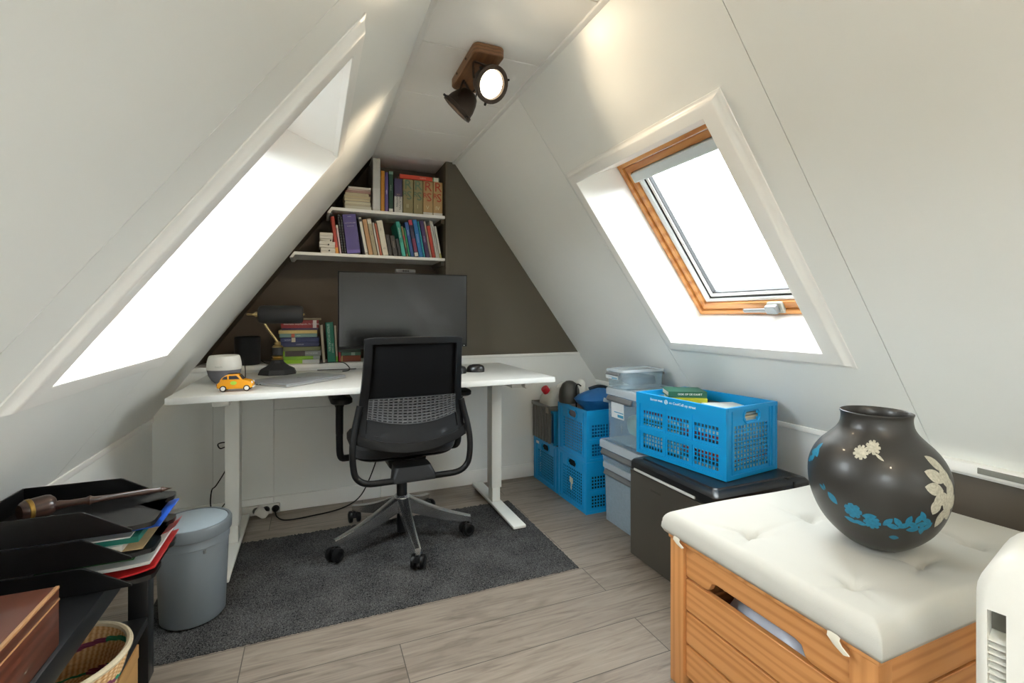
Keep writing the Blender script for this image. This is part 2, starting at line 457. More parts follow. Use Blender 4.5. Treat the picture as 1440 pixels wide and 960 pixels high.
def skylight(n, f, h, full=True):
    y0, y1 = h; z0, z1 = HZ
    b = bm_(); frame(b, f, y0 - .002, y1 + .002, z0 - .002, z1 + .002, .03, .03, .30, .302)   # flashing ring
    root = S('window_%d' % n, b, greyal)
    # casing on the room side, in two steps
    b = bm_()
    pf = [(.0, -.0006), (.0, -.0185), (.004, -.0205), (.050, -.0205), (.055, -.0195), (.061, -.0155), (.068, -.0095), (.077, -.0052), (.0835, -.0035), (.085, -.0006)]
    LP = []
    for d_, c in pf:
        LP.append([b.verts.new(f(y, z, c)) for y, z in ((y0 - d_, z0 - d_ * .66), (y1 + d_ * .70, z0 - d_ * .66), (y1 + d_ * .70, z1 + d_ * .56), (y0 - d_, z1 + d_ * .56))])
    for A, B in zip(LP, LP[1:] + LP[:1]):
        for i in range(4): b.faces.new((A[i], A[(i + 1) % 4], B[(i + 1) % 4], B[i]))
    O('casing', b, trimw, root, angle=.6)
    # reveal: four boards running out to the frame, the head board sloping a little
    zt = 1.668
    i0 = [(y, z, -.0003) for y, z in ((y0 - .006, z0 - .006), (y1 + .006, z0 - .006), (y1 + .006, z1 + .006), (y0 - .006, z1 + .006))]
    i1 = [(y0, z0 - .003, .30), (y1, z0 - .003, .30), (y1, zt - .02, .30), (y0, zt - .02, .30)]
    o0 = [(y0 - .011, z0 - .011, -.0003), (y1 + .011, z0 - .011, -.0003), (y1 + .011, z1 + .011, -.0003), (y0 - .011, z1 + .011, -.0003)]
    o1 = [(y0 - .011, z0 - .011, .30), (y1 + .011, z0 - .011, .30), (y1 + .011, z1 + .011, .30), (y0 - .011, z1 + .011, .30)]
    b = bm_()
    L4 = [[b.verts.new(f(*p)) for p in q] for q in (o0, i0, i1, o1)]
    for A, B in zip(L4, L4[1:] + L4[:1]):
        for i in range(4): b.faces.new((A[i], A[(i + 1) % 4], B[(i + 1) % 4], B[i]))
    O('reveal', b, trimw, root)
    Y0, Y1, Z0, Z1 = y0 + .001, y1 - .001, z0 + .001, zt
    b = bm_(); frame(b, f, Y0, Y1, Z0, Z1, .024, .016, .212, .275)
    O('frame', b, velux, root, bevel=.003)
    g = .0265
    b = bm_(); frame(b, f, Y0 + g, Y1 - g, Z0 + .019, Z1 - .019, .026, .026, .222, .275)
    sash = O('sash', b, velux, root, bevel=.004)
    g = .054
    b = bm_(); frame(b, f, Y0 + g, Y1 - g, Z0 + .046, Z1 - .046, .027, .012, .236, .275)
    O('blind_rail', b, railm, root, bevel=.003)
    b = bm_(); frame(b, f, Y0 + g + .028, Y1 - g - .028, Z0 + .059, Z1 - .059, .004, .004, .246, .275)
    O('gasket', b, gask, root)
    b = bm_(); frame(b, f, Y0 + g + .033, Y1 - g - .033, Z0 + .064, Z1 - .064, .016, .012, .250, .275)
    O('glazing_bead', b, trimw, root)
    b = bm_(); frame(b, f, Y0 + g + .05, Y1 - g - .05, Z0 + .077, Z1 - .077, .003, .003, .255, .275)
    O('inner_gasket', b, gask, root)
    b = bm_(); perf(b, [Y0 + .06, Y1 - .06], [Z1 - .085, Z1 - .047], .205, .262, lambda a, c: False, f)
    O('blind_cassette', b, mat('grey_cassette', 'c3c9c9', .4), root, bevel=.006)
    b = bm_(); perf(b, [Y0 + g, Y1 - g], [Z0 + .06, Z1 - .05], .266, .270, lambda a, c: False, f)
    O('pane', b, glass, root)
    if full:                                     # latch on the bottom sash
        ym = (y0 + y1) / 2 - .07
        b = bm_(); perf(b, [ym - .035, ym + .035], [Z0 + .006, Z0 + .05], .206, .223, lambda a, c: False, f)
        pl = O('latch_plate', b, mat('smoky_latch_plate', '9c9a90', .3), sash, bevel=.006)
        b = bm_(); perf(b, [ym - .022, ym + .03], [Z0 + .018, Z0 + .048], .180, .205, lambda a, c: False, f)
        perf(b, [ym + .028, ym + .15], [Z0 + .022, Z0 + .036], .185, .197, lambda a, c: False, f)
        O('latch_handle', b, mat('silver_latch', '7d8183', .35, .3), sash, bevel=.004)
    return root
skylight(1, fr, HOLE_R)
skylight(2, fl, HOLE_L)
skylight(3, fr, REAR_FILL, False)  # unseen skylight on the right slope, added for daylight fill
skylight(4, fl, REAR_FILL, False)  # its unseen twin on the left slope, added for the same fill

# ================================================================ CEILING LIGHT
bronze = mat('dark_bronze_metal', '3c322b', .42, .7, var=.1, vs=30)
lit = glow('lamp_lens', 'fff0d2', 9)
def aim(pos, d):
    d = V(d).normalized()
    return Mx.Translation(V(pos)) @ d.to_track_quat('Z', 'Y').to_matrix().to_4x4()
def spotlight(loc, heads, label, en):
    t = E('ceiling_spotlight', label, 'lamp', loc)
    b = bm_(); loft(b, [rrect(.112, .31, .02, -.002), rrect(.12, .318, .024, -.006), rrect(.12, .318, .024, -.034), rrect(.112, .31, .02, -.038)])
    O('mounting_plate', b, lampwood, t)
    for y in (-.06, .06):
        b = bm_(); lathe(b, [(.004, 0), (.004, .003)], 8, aim((-.06, y, -.02), (-1, 0, 0))); O('screw', b, blackp, t)
    for (p, d, sx) in heads:
        d = V(d).normalized(); p = V(p)
        b = bm_()
        lathe(b, [(.0, -.062), (.022, -.06), (.036, -.05), (.048, -.03), (.058, -.002), (.061, .018), (.067, .02), (.068, .034), (.060, .036), (.052, .034), (.05, .024)], 32, aim(p, d), cap=False)
        h = O('lamp_shade', b, bronze, t)
        b = bm_(); lathe(b, [(0, .0245), (.03, .026), (.0470, .0245), (.0495, .022)], 28, aim(p, d), cap=False)
        O('lens', b, lit, h)
        side = d.orthogonal().normalized(); up = d.cross(side)
        for k in range(3):
            a = .6 + k * 2 * PI / 3
            q = p + d * .027 + (side * math.cos(a) + up * math.sin(a)) * .07
            b = bm_(); lathe(b, [(.004, -.006), (.005, 0), (.004, .008)], 8, aim(q, (side * math.cos(a) + up * math.sin(a)))); O('thumb_screw', b, blackp, h)
        # yoke: two arms from the plate to the shade's sides, and a cable
        ax = V((0, 0, 1)).cross(d).normalized()
        top = V((p.x * .35, p.y, -.038))
        b = bm_()
        for s in (-1, 1):
            tube(b, [top + ax * s * .026, top + ax * s * .05 + V((0, 0, -.01)), p - d * .0 + ax * s * .064], .0042, 8, smooth=5)
        tube(b, [top + ax * -.026, top + ax * .026], .0055, 8)
        O('yoke', b, bronze, t)
        b = bm_(); tube(b, [top + V((.0, .03, 0)), top + V((.05, .05, -.03)), p - d * .075 + V((.02, .03, .02)), p - d * .06], .003, 6, smooth=6)
        O('cable', b, blackp, t)
        L = bpy.data.lights.new('spot_bulb', 'SPOT'); L.energy = en; L.color = (1, .80, .55); L.spot_size = R(125); L.spot_blend = .7; L.shadow_soft_size = .045
        lo = bpy.data.objects.new('spot_bulb', L); C.objects.link(lo); lo.parent = t
        lo.matrix_local = aim(p + d * .045, d) @ Mx.Rotation(PI, 4, 'X')
    return t
spotlight((.588, 1.785, CEIL), [((.020, -.08, -.105), (.22, -.82, -.5), 1), ((-.028, .10, -.118), (-.60, .38, -.72), 1)], 'twin bronze spotlight on a wooden plate under the ceiling', 13)
spotlight((.588, -.55, CEIL), [((.03, -.09, -.115), (-.3, -.5, -.6), 1), ((-.03, .10, -.118), (.55, .45, -.6), 1)], 'second twin bronze spotlight added behind the viewer for fill light', 18)  # unseen fixture, added to give warm fill light from behind

# ================================================================ RUG
b = bm_()
nx, ny, X0, X1, Y0, Y1 = 285, 140, -.56, 1.068, 1.815, 2.625
vs = []
for j in range(ny + 1):
    row = []
    for i in range(nx + 1):
        e = i in (0, nx) or j in (0, ny)
        row.append(b.verts.new((X0 + (X1 - X0) * i / nx + (0 if e else rnd.uniform(-.002, .002)), Y0 + (Y1 - Y0) * j / ny + (rnd.uniform(-.002, .002)), .002 if e else rnd.choice((.004, .006, .009, .0115)) * rnd.uniform(.85, 1))))
    vs.append(row)
for j in range(ny):
    for i in range(nx): b.faces.new((vs[j][i], vs[j][i + 1], vs[j + 1][i + 1], vs[j + 1][i]))
ring = vs[0] + [vs[j][nx] for j in range(1, ny + 1)] + vs[ny][-2::-1] + [vs[j][0] for j in range(ny - 1, 0, -1)]
lo = [b.verts.new((v.co.x, v.co.y, .0004)) for v in ring]
for i in range(len(ring)): b.faces.new((ring[i], lo[i], lo[(i + 1) % len(ring)], ring[(i + 1) % len(ring)]))
tag(O('rug', b, rug_material(), angle=3.2), 'charcoal grey short pile rug on the laminate floor', 'rug')
RUG = .0125

# ================================================================ DESK
DZ = .785
t = E('sit_stand_desk', 'white sit-stand desk with square steel legs against the back wall', 'desk', (.31, 2.575, 0))
b = bm_(); box(b, -.83, .83, -.40, .40, DZ - .026, DZ, .002); O('desktop', b, deskw, t)
for s in (-1, 1):
    x = s * .662
    b = bm_()
    box(b, x - .03, x + .03, .0, .08, .11, DZ - .06, .003)
    leg = O('leg', b, steelw, t)
    b = bm_(); box(b, x - .024, x + .024, .008, .072, .028, .109, .002); O('inner_column', b, steelw, leg)
    b = bm_(); box(b, x - .035, x + .035, -.335, .36, RUG, .028, .004); O('foot', b, steelw, t)
    b = bm_(); box(b, x - .03, x + .03, -.30, .33, DZ - .06, DZ - .0265, .002); O('support_rail', b, steelw, t)
b = bm_(); box(b, -.63, .63, .02, .06, DZ - .07, DZ - .03, .002); O('crossbar', b, steelw, t)
b = bm_(); lathe(b, [(.0, 0), (.013, .001), (.015, .006), (.015, .05), (.006, .05), (.006, .09)], 20, aim((.70, -.34, DZ - .046), (0, 1, 0)))
O('knob', b, steelw, t)
# ================================================================ OFFICE CHAIR
t = E('office_chair', 'black mesh-back swivel office chair at the desk on the rug', 'office chair', (.40, 2.375, RUG), R(2))
def arm_section(a, r0, r1):
    b = bm_(); d = V((math.cos(a), math.sin(a), 0)); q = V((-d.y, d.x, 0))
    rings = []
    for k in range(7):
        s = k / 6; r = .03 + (.335 - .03) * s
        zt = .205 - .11 * s - .012 * math.sin(PI * s); hgt = .072 - .042 * s; w = .027 - .014 * s
        rings.append([d * r + q * w + V((0, 0, zt - .004)), d * r + q * (w * .6) + V((0, 0, zt)), d * r - q * (w * .6) + V((0, 0, zt)), d * r - q * w + V((0, 0, zt - .004)), d * r - q * (w * .7) + V((0, 0, zt - hgt)), d * r + q * (w * .7) + V((0, 0, zt - hgt))])
    return loft(b, rings)
for k in range(5):
    a = R(-90 + 72 * k)
    arm = O('base_arm', arm_section(a, .03, .335), alu, t)
    d = V((math.cos(a), math.sin(a), 0))
    b = bm_(); p = d * .325
    tube(b, [p + V((0, 0, .085)), p + V((0, 0, .05))], .007, 10)
    box(b, -.013, .013, -.016, .022, .03, .058, .006, 2, Mx.Translation(p) @ Mx.Rotation(a + 1.1 + k, 4, 'Z'))
    cas = O('caster', b, darkg, t)
    mx = Mx.Translation(p) @ Mx.Rotation(a + 1.1 + k, 4, 'Z')
    for s in (-1, 1):
        b = bm_(); lathe(b, [(0, -.011), (.022, -.011), (.029, -.008), (.0305, 0), (.029, .008), (.022, .011), (.018, .0115), (.016, .009), (0, .009)], 22, mx @ Mx.Translation((s * .02, .012, .0312)) @ Mx.Rotation(s * PI / 2, 4, 'Y'))
        O('wheel', b, blackp, cas)
b = bm_(); lathe(b, [(.0, .13), (.038, .132), (.042, .16), (.04, .205), (.03, .214), (0, .214)], 24); O('base_hub', b, alu, t)
b = bm_(); lathe(b, [(.02, .03), (.024, .035), (.025, .28), (.021, .288), (.0, .288)], 20); O('gas_lift_sleeve', b, blackp, t)
b = bm_(); lathe(b, [(.013, .288), (.013, .385)], 16); O('gas_lift_piston', b, mat('bronze_piston', '9a8a7c', .3, .7), t)
b = bm_(); loft(b, [rrect(.13, .20, .02, .365), rrect(.17, .26, .03, .39), rrect(.18, .26, .03, .425), rrect(.15, .22, .02, .43)]); 
for v in b.verts: v.co.y -= .02
O('tilt_mechanism', b, blackp, t)
# seat: cushion on a shell
b = bm_()
def seat_ring(w, d, z): return rrect(w, d, .09, z, 6, 0, .06)
loft(b, [seat_ring(.42, .40, .436), seat_ring(.46, .45, .445), seat_ring(.475, .465, .462), seat_ring(.475, .465, .487), seat_ring(.45, .44, .505), seat_ring(.38, .37, .512)])
O('seat', b, blackf, t)
b = bm_(); loft(b, [seat_ring(.30, .30, .424), seat_ring(.43, .42, .428), seat_ring(.45, .44, .4355)]); O('seat_shell', b, blackp, t)
# backrest (rear side faces the viewer)
BY = -.297
def bw(z):                                         # half width of the back at height z
    return .214 + .03 * max(0, min(1, (.93 - z) / .40)) ** 1.4
def fb(u, z, c):                                   # u -1..1, z height, c depth toward the sitter
    return V((u * bw(z), BY + .05 * u * u + .03 * math.exp(-((z - .66) / .14) ** 2) - .035 * max(0, (z - .66) / .35) ** 1.5 + c, z - .008 * (abs(u) ** 8 if z > .9 else 0) + (.045 * u * u if z < .56 else 0)))
IU = .85
ua = cuts(*lsp(-1, 1, 20), -IU, IU)
za = cuts(*lsp(.495, .995, 22), .535, .965)
b = bm_(); perf(b, ua, za, -.014, .012, lambda a, c: abs(a) < IU and .535 < c < .965, fb)
O('back_frame', b, blackp, t, bevel=.003)
b = bm_(); perf(b, cuts(*lsp(-IU, IU, 16)), lsp(.722, .966, 12), .002, .006, lambda a, c: False, fb); O('mesh_panel', b, meshf, t)
b = bm_(); perf(b, cuts(*lsp(-IU, IU, 16)), lsp(.534, .64, 6), -.007, .002, lambda a, c: False, fb); O('lower_panel', b, darkg, t)
b = bm_()
def fl_(u, s, c):                                  # lens-shaped lumbar pad
    lo_ = .614 + .03 * (u / IU) ** 2; hi_ = .728 + .004 * (1 - (u / IU) ** 2)
    return fb(u, lo_ + (hi_ - lo_) * s, c)
nu, ns = 19, 9
uc, sc_ = [], []
for i in range(nu): uc += [-IU + 2 * IU * (i + .14) / nu, -IU + 2 * IU * (i + .86) / nu]
for j in range(ns): sc_ += [(j + .26) / ns, (j + .74) / ns]
A = cuts(-IU, IU, *uc); Bq = cuts(0, 1, *sc_)
def lh(a, s):
    i = (a + IU) / (2 * IU) * nu; j = s * ns
    return .14 < i % 1 < .86 and .26 < j % 1 < .74
perf(b, A, Bq, -.012, -.004, lh, fl_)
O('lumbar_grille', b, mat('grille_grey', '4b4b4d', .5), t, flat=True)
b = bm_(); perf(b, cuts(*lsp(-IU, IU, 16)), lsp(0, 1, 4), -.002, .004, lambda a, c: False, fl_); O('lumbar_pad', b, blackp, t)
# tubular carrier that loops under the seat
b = bm_()
pts = [(-.226, BY + .062, .70), (-.240, BY + .058, .64), (-.252, BY + .048, .585), (-.259, BY + .035, .52), (-.256, BY + .03, .45), (-.243, BY + .03, .405), (-.20, BY + .03, .376), (-.10, BY + .03, .372)]
pts = pts + [(-x, y, z) for x, y, z in pts[::-1]]
tube(b, pts, .0135, 12, smooth=5); O('back_carrier', b, blackp, t)
b = bm_(); loft(b, [rrect(.19, .03, .01, .362, 4, 0, BY + .03), rrect(.20, .05, .015, .375, 4, 0, BY + .04), rrect(.16, .10, .02, .42, 4, 0, BY + .09)]); O('carrier_block', b, darkg, t)
for s in (-1, 1):
    b = bm_(); tube(b, [(s * .19, .02, .42), (s * .25, .02, .415), (s * .283, .0, .43), (s * .289, -.005, .50), (s * .289, -.005, .545)], .0155, 12, smooth=5)
    p = O('armrest_post', b, blackp, t)
    b = bm_(); lathe(b, [(.0, .53), (.019, .531), (.021, .54), (.022, .66), (.034, .686), (0, .686)], 16, Mx.Translation((s * .289, -.005, 0)), sx=.8, sy=1.2); O('post_sleeve', b, blackp, p)
    b = bm_(); loft(b, [rrect(.075, .22, .034, .686, 6, s * .285, .01), rrect(.092, .245, .042, .692, 6, s * .285, .01), rrect(.094, .247, .043, .708, 6, s * .285, .01), rrect(.08, .23, .036, .715, 6, s * .285, .01)])
    O('armrest_pad', b, blackp, t)

# ================================================================ ON THE DESK
def on(x, y): return (x, y, DZ + .0008)
t = E('monitor', 'large switched-off black monitor standing on the desk', 'monitor', on(.478, 2.72))
b = bm_(); box(b, -.358, .358, -.012, .012, .13, .55, .004)
box(b, -.25, .25, .012, .04, .20, .48, .012); O('housing', b, blackp, t)
b = bm_(); box(b, -.352, .352, -.0132, -.0122, .146, .544); O('screen', b, mat('black_screen', '0c0d0e', .22, var=.05, coat=.1), t)
b = bm_(); box(b, .336, .342, -.0135, -.0122, .135, .139); O('power_light', b, txtw, t)
b = bm_(); box(b, -.035, .035, .012, .06, .012, .36, .008); O('stand_column', b, blackp, t)
b = bm_(); box(b, -.14, .14, -.07, .15, 0, .012, .005); O('stand_foot', b, blackp, t)
t = E('webcam', 'small grey webcam bar on top of the monitor', 'webcam', (bx(570, 2.72), 2.72, DZ + .5515))
b = bm_(); box(b, -.055, .055, -.012, .016, 0, .021, .004); O('housing', b, mat('webcam_grey', '454545', .5), t)
b = bm_()
for k in (-1, 0, 1): lathe(b, [(0, 0), (.006, 0), (.006, .003), (0, .002)], 14, aim((k * .013, -.0122, .0105), (0, -1, 0)))
O('lens', b, blackp, t)
t = E('computer_mouse', 'black computer mouse near the right end of the desk', 'computer mouse', on(.83, 2.54), R(62))
def mouse(t):
    b = bm_()
    rings = []
    for k in range(7):
        s = k / 6; z = .042 * s; g = math.sqrt(max(.02, 1 - s ** 2.4))
        rings.append([V((math.cos(q) * .033 * (.9 + .1 * g) * (g ** .5), .052 * math.sin(q) * (g ** .5) - .006 * s, z)) for q in [2 * PI * i / 24 for i in range(24)]])
    loft(b, rings); O('shell', b, mat('mouse_black', '18191b', .3, coat=.2), t)
    b = bm_(); lathe(b, [(0, -.003), (.009, -.003), (.009, .003), (0, .003)], 16, Mx.Translation((0, .026, .030)) @ Mx.Rotation(PI / 2, 4, 'Y')); O('scroll_wheel', b, greypl, t)
mouse(t)
t2 = E('computer_mouse', 'second black mouse half hidden by the chair back on the desk', 'computer mouse', on(.716, 2.50), R(100))
mouse(t2)
# closed laptop
t = E('laptop', 'closed silver grey laptop lying at an angle on the desk', 'laptop', on(-.105, 2.29), R(44))
spacegrey = mat('space_grey_metal', '8f9296', .36, .25, vs=10)
b = bm_(); loft(b, [rrect(.355, .25, .012, 0, 4, .18, .125), rrect(.36, .255, .014, .003, 4, .18, .125), rrect(.36, .255, .014, .009, 4, .18, .125)]); O('base', b, mat('silver_metal', 'b8babb', .3, .8), t)
b = bm_(); loft(b, [rrect(.36, .255, .014, .0098, 4, .18, .125), rrect(.36, .255, .014, .015, 4, .18, .125), rrect(.352, .247, .012, .017, 4, .18, .125)]); O('lid', b, spacegrey, t)
b = bm_()
lathe(b, [(0, 0), (.010, 0), (.010, .0003), (0, .0003)], 20, Mx.Translation((.18, .125, .017)))
prism(b, [(.18, .137), (.184, .136), (.187, .142), (.182, .142)], FXY, .017, .0173)
O('lid_emblem', b, mat('dark_emblem', '3a3b3d', .3), t)
b = bm_()
for k in range(3): box(b, -.0006, .0003, .16 + k * .02, .17 + k * .02, .003, .0065)
O('ports', b, txtd, t)
# banker-style desk lamp
t = E('desk_lamp', 'dark grey banker desk lamp with brass stem on the desk', 'lamp', on(-.178, 2.86))
lampd = mat('matt_graphite_lamp', '2b2c2e', .5, var=.05, spec=.3)
b = bm_()
rings = []
for r, z in ((.098, 0), (.098, .006), (.088, .026), (.06, .04), (.036, .06), (.028, .074), (.0, .074)):
    rings.append([V((max(r, .001) * math.cos(2 * PI * (i + .5) / 8) * 1.0, max(r, .001) * math.sin(2 * PI * (i + .5) / 8), z)) for i in range(8)])
loft(b, rings); O('base', b, lampd, t, angle=.3)
b = bm_(); lathe(b, [(.0, .074), (.028, .075), (.031, .080), (.022, .086), (.030, .094), (.024, .099), (.0, .099)], 24); O('lower_collar', b, brass, t)
b = bm_(); lathe(b, [(.0, .099), (.026, .1), (.027, .14), (.0, .141)], 24); O('grip', b, lampd, t)
b = bm_(); lathe(b, [(.0, .141), (.029, .142), (.024, .15), (.014, .156), (.017, .164), (.012, .172), (.0, .173)], 24)
tube(b, [(0, 0, .17), (-.015, 0, .195), (-.048, 0, .245), (-.062, 0, .275), (-.063, 0, .305)], .0065, 10, smooth=6); O('stem', b, brass, t)
b = bm_()
prof = [(.0, -.108), (.03, -.106), (.044, -.098), (.049, -.082), (.049, .098), (.044, .11), (.034, .114), (0, .114)]
lathe(b, prof, 28, Mx.Translation((.012, 0, .318)) @ Mx.Rotation(PI / 2, 4, 'Y'))
O('lamp_shade', b, lampd, t)
b = bm_(); lathe(b, [(.0, 0), (.013, 0), (.013, .012), (.008, .014), (.008, .02), (.006, .022), (.005, .05), (.0, .052)], 16, Mx.Translation((-.096, 0, .318)) @ Mx.Rotation(-PI / 2, 4, 'Y'))
lathe(b, [(.0, 0), (.006, 0), (.006, .006), (.0, .01)], 12, Mx.Translation((.126, 0, .318)) @ Mx.Rotation(PI / 2, 4, 'Y')); O('finial', b, brass, t)
# wake-up light / speaker, white over grey
t = E('table_speaker', 'rounded white and grey table speaker standing on the desk', 'speaker', on(-.385, 2.585))
b = bm_(); lathe(b, [(0, 0), (.038, 0), (.052, .012), (.064, .034), (.0708, .062)], 36, cap=False); lathe(b, [(.0708, .062), (0, .062)], 36, cap=False); O('base', b, mat('slate_grey_fabric', '70717a', .85, bump=.2, bs=700), t)
b = bm_(); lathe(b, [(.0712, .0622), (.072, .075), (.0705, .095), (.065, .118), (.062, .125), (.058, .127), (.045, .124), (0, .123)], 36, cap=False); lathe(b, [(.0712, .0622), (0, .0622)], 36, cap=False); O('upper_shell', b, mat('warm_white_shell', 'd9d8d2', .5), t)
text('PHILIPS', .009, mat('faint_lettering', 'a9a9a3', .5), t, tmx((-.012, -.0722, .078), (1, 0, 0), (0, 0, 1)))
b = bm_(); tube(b, [(.06, .03, .11), (.074, .03, .10), (.082, .03, .06), (.084, .02, .01)], .0022, 6, smooth=6); O('power_cord', b, blackp, t)
# black cylinder on the ledge
t = E('cylinder_speaker', 'black cylindrical fabric speaker on the ledge behind the desk', 'speaker', (-.345, 3.085, .8205))
b = bm_(); lathe(b, [(0, 0), (.06, 0), (.066, .004), (.0665, .15), (.064, .157), (0, .157)], 36); O('body', b, blackf, t)
b = bm_(); lathe(b, [(0, .1575), (.06, .1575), (.062, .16), (.05, .1615), (0, .1615)], 36); O('top_cap', b, blackp, t)
b = bm_(); tube(b, [(.066, 0, .02), (.10, -.03, .004), (.13, -.08, .004)], .0025, 6, smooth=6); O('power_cord', b, blackp, t)
# toy car
t = E('toy_car', 'yellow vintage toy car at the front edge of the desk', 'toy car', on(-.298, 2.29), R(-4))
yel = mat('toy_car_yellow', 'f2a412', .25, coat=.5)
b = bm_()
side = [(-.066, .016), (-.067, .026), (-.064, .034), (-.055, .043), (-.044, .049), (.022, .049), (.036, .0465), (.052, .043), (.062, .037), (.066, .028), (.065, .014), (.05, .010), (-.052, .010)]
for p in [side]:
    rings = []
    for c, k in ((-.030, .93), (-.027, .98), (-.02, 1), (.02, 1), (.027, .98), (.030, .93)):
        rings.append([V((x * k, c, .028 + (z - .028) * k)) for x, z in p])
    loft(b, rings)
O('body', b, yel, t, angle=.9)
b = bm_()
cab = [(-.056, .044), (-.048, .056), (-.036, .065), (-.022, .0695), (.006, .0695), (.014, .066), (.028, .047)]
rings = []
for c, k in ((-.0265, 1), (-.024, .985), (.024, .985), (.0265, 1)):
    rings.append([V((x * k, c * (1 - .18 * (z - .044) / .026), z if k == 1 else z + .001)) for x, z in cab])
loft(b, rings); O('cabin', b, yel, t, angle=.9)
b = bm_(); box(b, -.030, .008, -.017, .017, .0705, .0725, .001); O('sunroof', b, blackp, t)
winm = mat('toy_window', '2a2b2c', .15)
for s in (-1, 1):
    for poly in ([(-.048, .050), (-.040, .060), (-.029, .0635), (-.027, .050)], [(-.022, .050), (-.022, .064), (.005, .064), (.0185, .050)]):
        b = bm_(); prism(b, poly, lambda x, z, c, s=s: V((x, s * (.0268 * (1 - .18 * (z - .044) / .026) + c), z)), -.001, .0006); O('side_window', b, winm, t, flat=True)
b = bm_(); prism(b, [(.0155, .0655), (.0285, .0485), (.0295, .049), (.0165, .066)], FXZ, -.021, .021); O('windscreen', b, winm, t)
whl = mat('toy_hubcap', 'e8e6df', .4)
for x in (-.042, .044):
    for s in (-1, 1):
        b = bm_(); lathe(b, [(0, -.004), (.0095, -.005), (.0125, -.003), (.0125, .003), (.0095, .005), (0, .004)], 24, Mx.Translation((x, s * .0275, .0126)) @ Mx.Rotation(PI / 2, 4, 'X')); w = O('wheel', b, blackp, t)
        b = bm_(); lathe(b, [(0, .0), (.0085, .0), (.008, .002), (.004, .003), (0, .003)], 18, Mx.Translation((x, s * .0322, .0126)) @ Mx.Rotation(-s * PI / 2, 4, 'X')); O('hubcap', b, whl, w)
b = bm_(); box(b, .064, .069, -.026, .026, .014, .019, .001); box(b, -.070, -.066, -.026, .026, .014, .019, .001); O('bumper', b, whl, t)
for s in (-1, 1):
    b = bm_(); lathe(b, [(0, 0), (.006, 0), (.005, .003), (0, .004)], 14, aim((.061, s * .021, .034), (1, 0, .15))); O('headlight', b, whl, t)
b = bm_(); box(b, -.0675, -.0655, -.024, -.016, .024, .032, .001); box(b, -.0675, -.0655, .016, .024, .024, .032, .001); O('tail_light', b, mat('toy_red', 'b0221c', .3), t)
b = bm_(); lathe(b, [(0, 0), (.010, 0), (.010, .0005), (0, .0006)], 16, aim((-.004, -.0299, .035), (0, -1, 0)), sx=1.2, sy=.8); O('door_emblem', b, mat('lime_emblem', 'a9d23a', .4), t)
# loose black cable on the ledge
b = bm_(); tube(b, [(.03, 2.955, .824), (.10, 2.94, .83), (.16, 2.93, .826), (.19, 2.90, .80), (.185, 2.86, .789), (.15, 2.82, .789)], .0026, 7, smooth=8)
tag(O('laptop_cable', b, blackp), 'thin black cable looping on the desk beside the green book', 'cable')
b = bm_(); tube(b, [(.02, 2.93, .789), (.10, 2.925, .7885), (.18, 2.92, .7885), (.23, 2.93, .7885)], .0026, 7, smooth=8)
tag(O('laptop_cable', b, blackp), 'short straight black cable lying along the back of the desk', 'cable')

# ================================================================ BOOKS
BC = {}
def cov(col, rough=.45):
    k = 'book_cover_' + col
    return mat(k, col, rough, var=.08, vs=40)
UPX, UPY = (0, 0, -1), (1, 0, 0)
def book(label, loc, w, h, d, col, rot=0, group=None, pages=True, titles=(), bands=(), name='book', pagecol=None, cat='book', plain=False, rough=.45):
    """spine toward -y; w thick (x), h tall (z), d deep (y); rot about y"""
    t = E(name, label, cat, loc, group=group, rot=(0, rot, 0))
    th = min(.0022, w * .18)
    b = bm_()
    if plain: box(b, 0, w, 0, d, 0, h, min(.0015, w * .2), 1)
    else:
        box(b, 0, w, 0, .004, 0, h, min(.0015, w * .2), 1)
        box(b, 0, th, .003, d, 0, h); box(b, w - th, w, .003, d, 0, h)
    O('cover', b, cov(col, rough), t)
    if not plain:
        b = bm_(); box(b, th + .0002, w - th - .0002, .0045, d - .004, .003, h - .003); O('pages', b, pagecol or paper, t)
    for (z0, z1, c) in bands:
        b = bm_(); box(b, .0004, w - .0004, -.0006, .001, z0 * h, z1 * h); O('spine_band', b, cov(c), t)
    for tt in titles:
        s, size, c, zz = tt[:4]; xx = tt[4] if len(tt) > 4 else .5
        hor = len(tt) > 5 and tt[5]
        m_ = mat('ink_' + c, c, .6)
        text(s, size, m_, t, tmx((w * xx, -.0009, h * zz), *(((1, 0, 0), (0, 0, 1)) if hor else (UPX, UPY))), 'spine_title')
    return t
def up(label, px0, px1, pyt, z0, col, yf=3.02, d=.17, g=None, **k):
    x0, x1 = bx(px0, yf), bx(px1, yf) - .0008
    h = bz((px0 + px1) / 2, pyt, yf) - z0
    return book(label, (x0, yf, z0), x1 - x0, h, d, col, 0, g, **k)
S2, S1 = 1.735, 1.4645
GU, GL = 'books standing on the upper shelf', 'books leaning on the lower shelf'
up('pale grey tall lever arch binder on the upper shelf', 524.5, 535, 222, S2, 'c3c0b8', yf=3.0, d=.255, g=GU, name='ring_binder', cat='binder', bands=[(.03, .42, 'cfcdc8')])
up('orange yellow book on the upper shelf between binder and purple book', 535.6, 541, 240, S2, 'c5851f', g=GU)
up('purple slim book on the upper shelf beside the orange yellow one', 541.4, 546.2, 242, S2, '5d4a86', g=GU, titles=[('uitgave', .010, 'd8d0e8', .5)])
up('dark green book with pale sticker at its foot on the upper shelf', 546.8, 553, 241, S2, '1f4636', g=GU, bands=[(.93, 1, '7fa894'), (.02, .09, 'd8d8d0')], titles=[('wetboek', .010, 'b8c8bc', .6)])
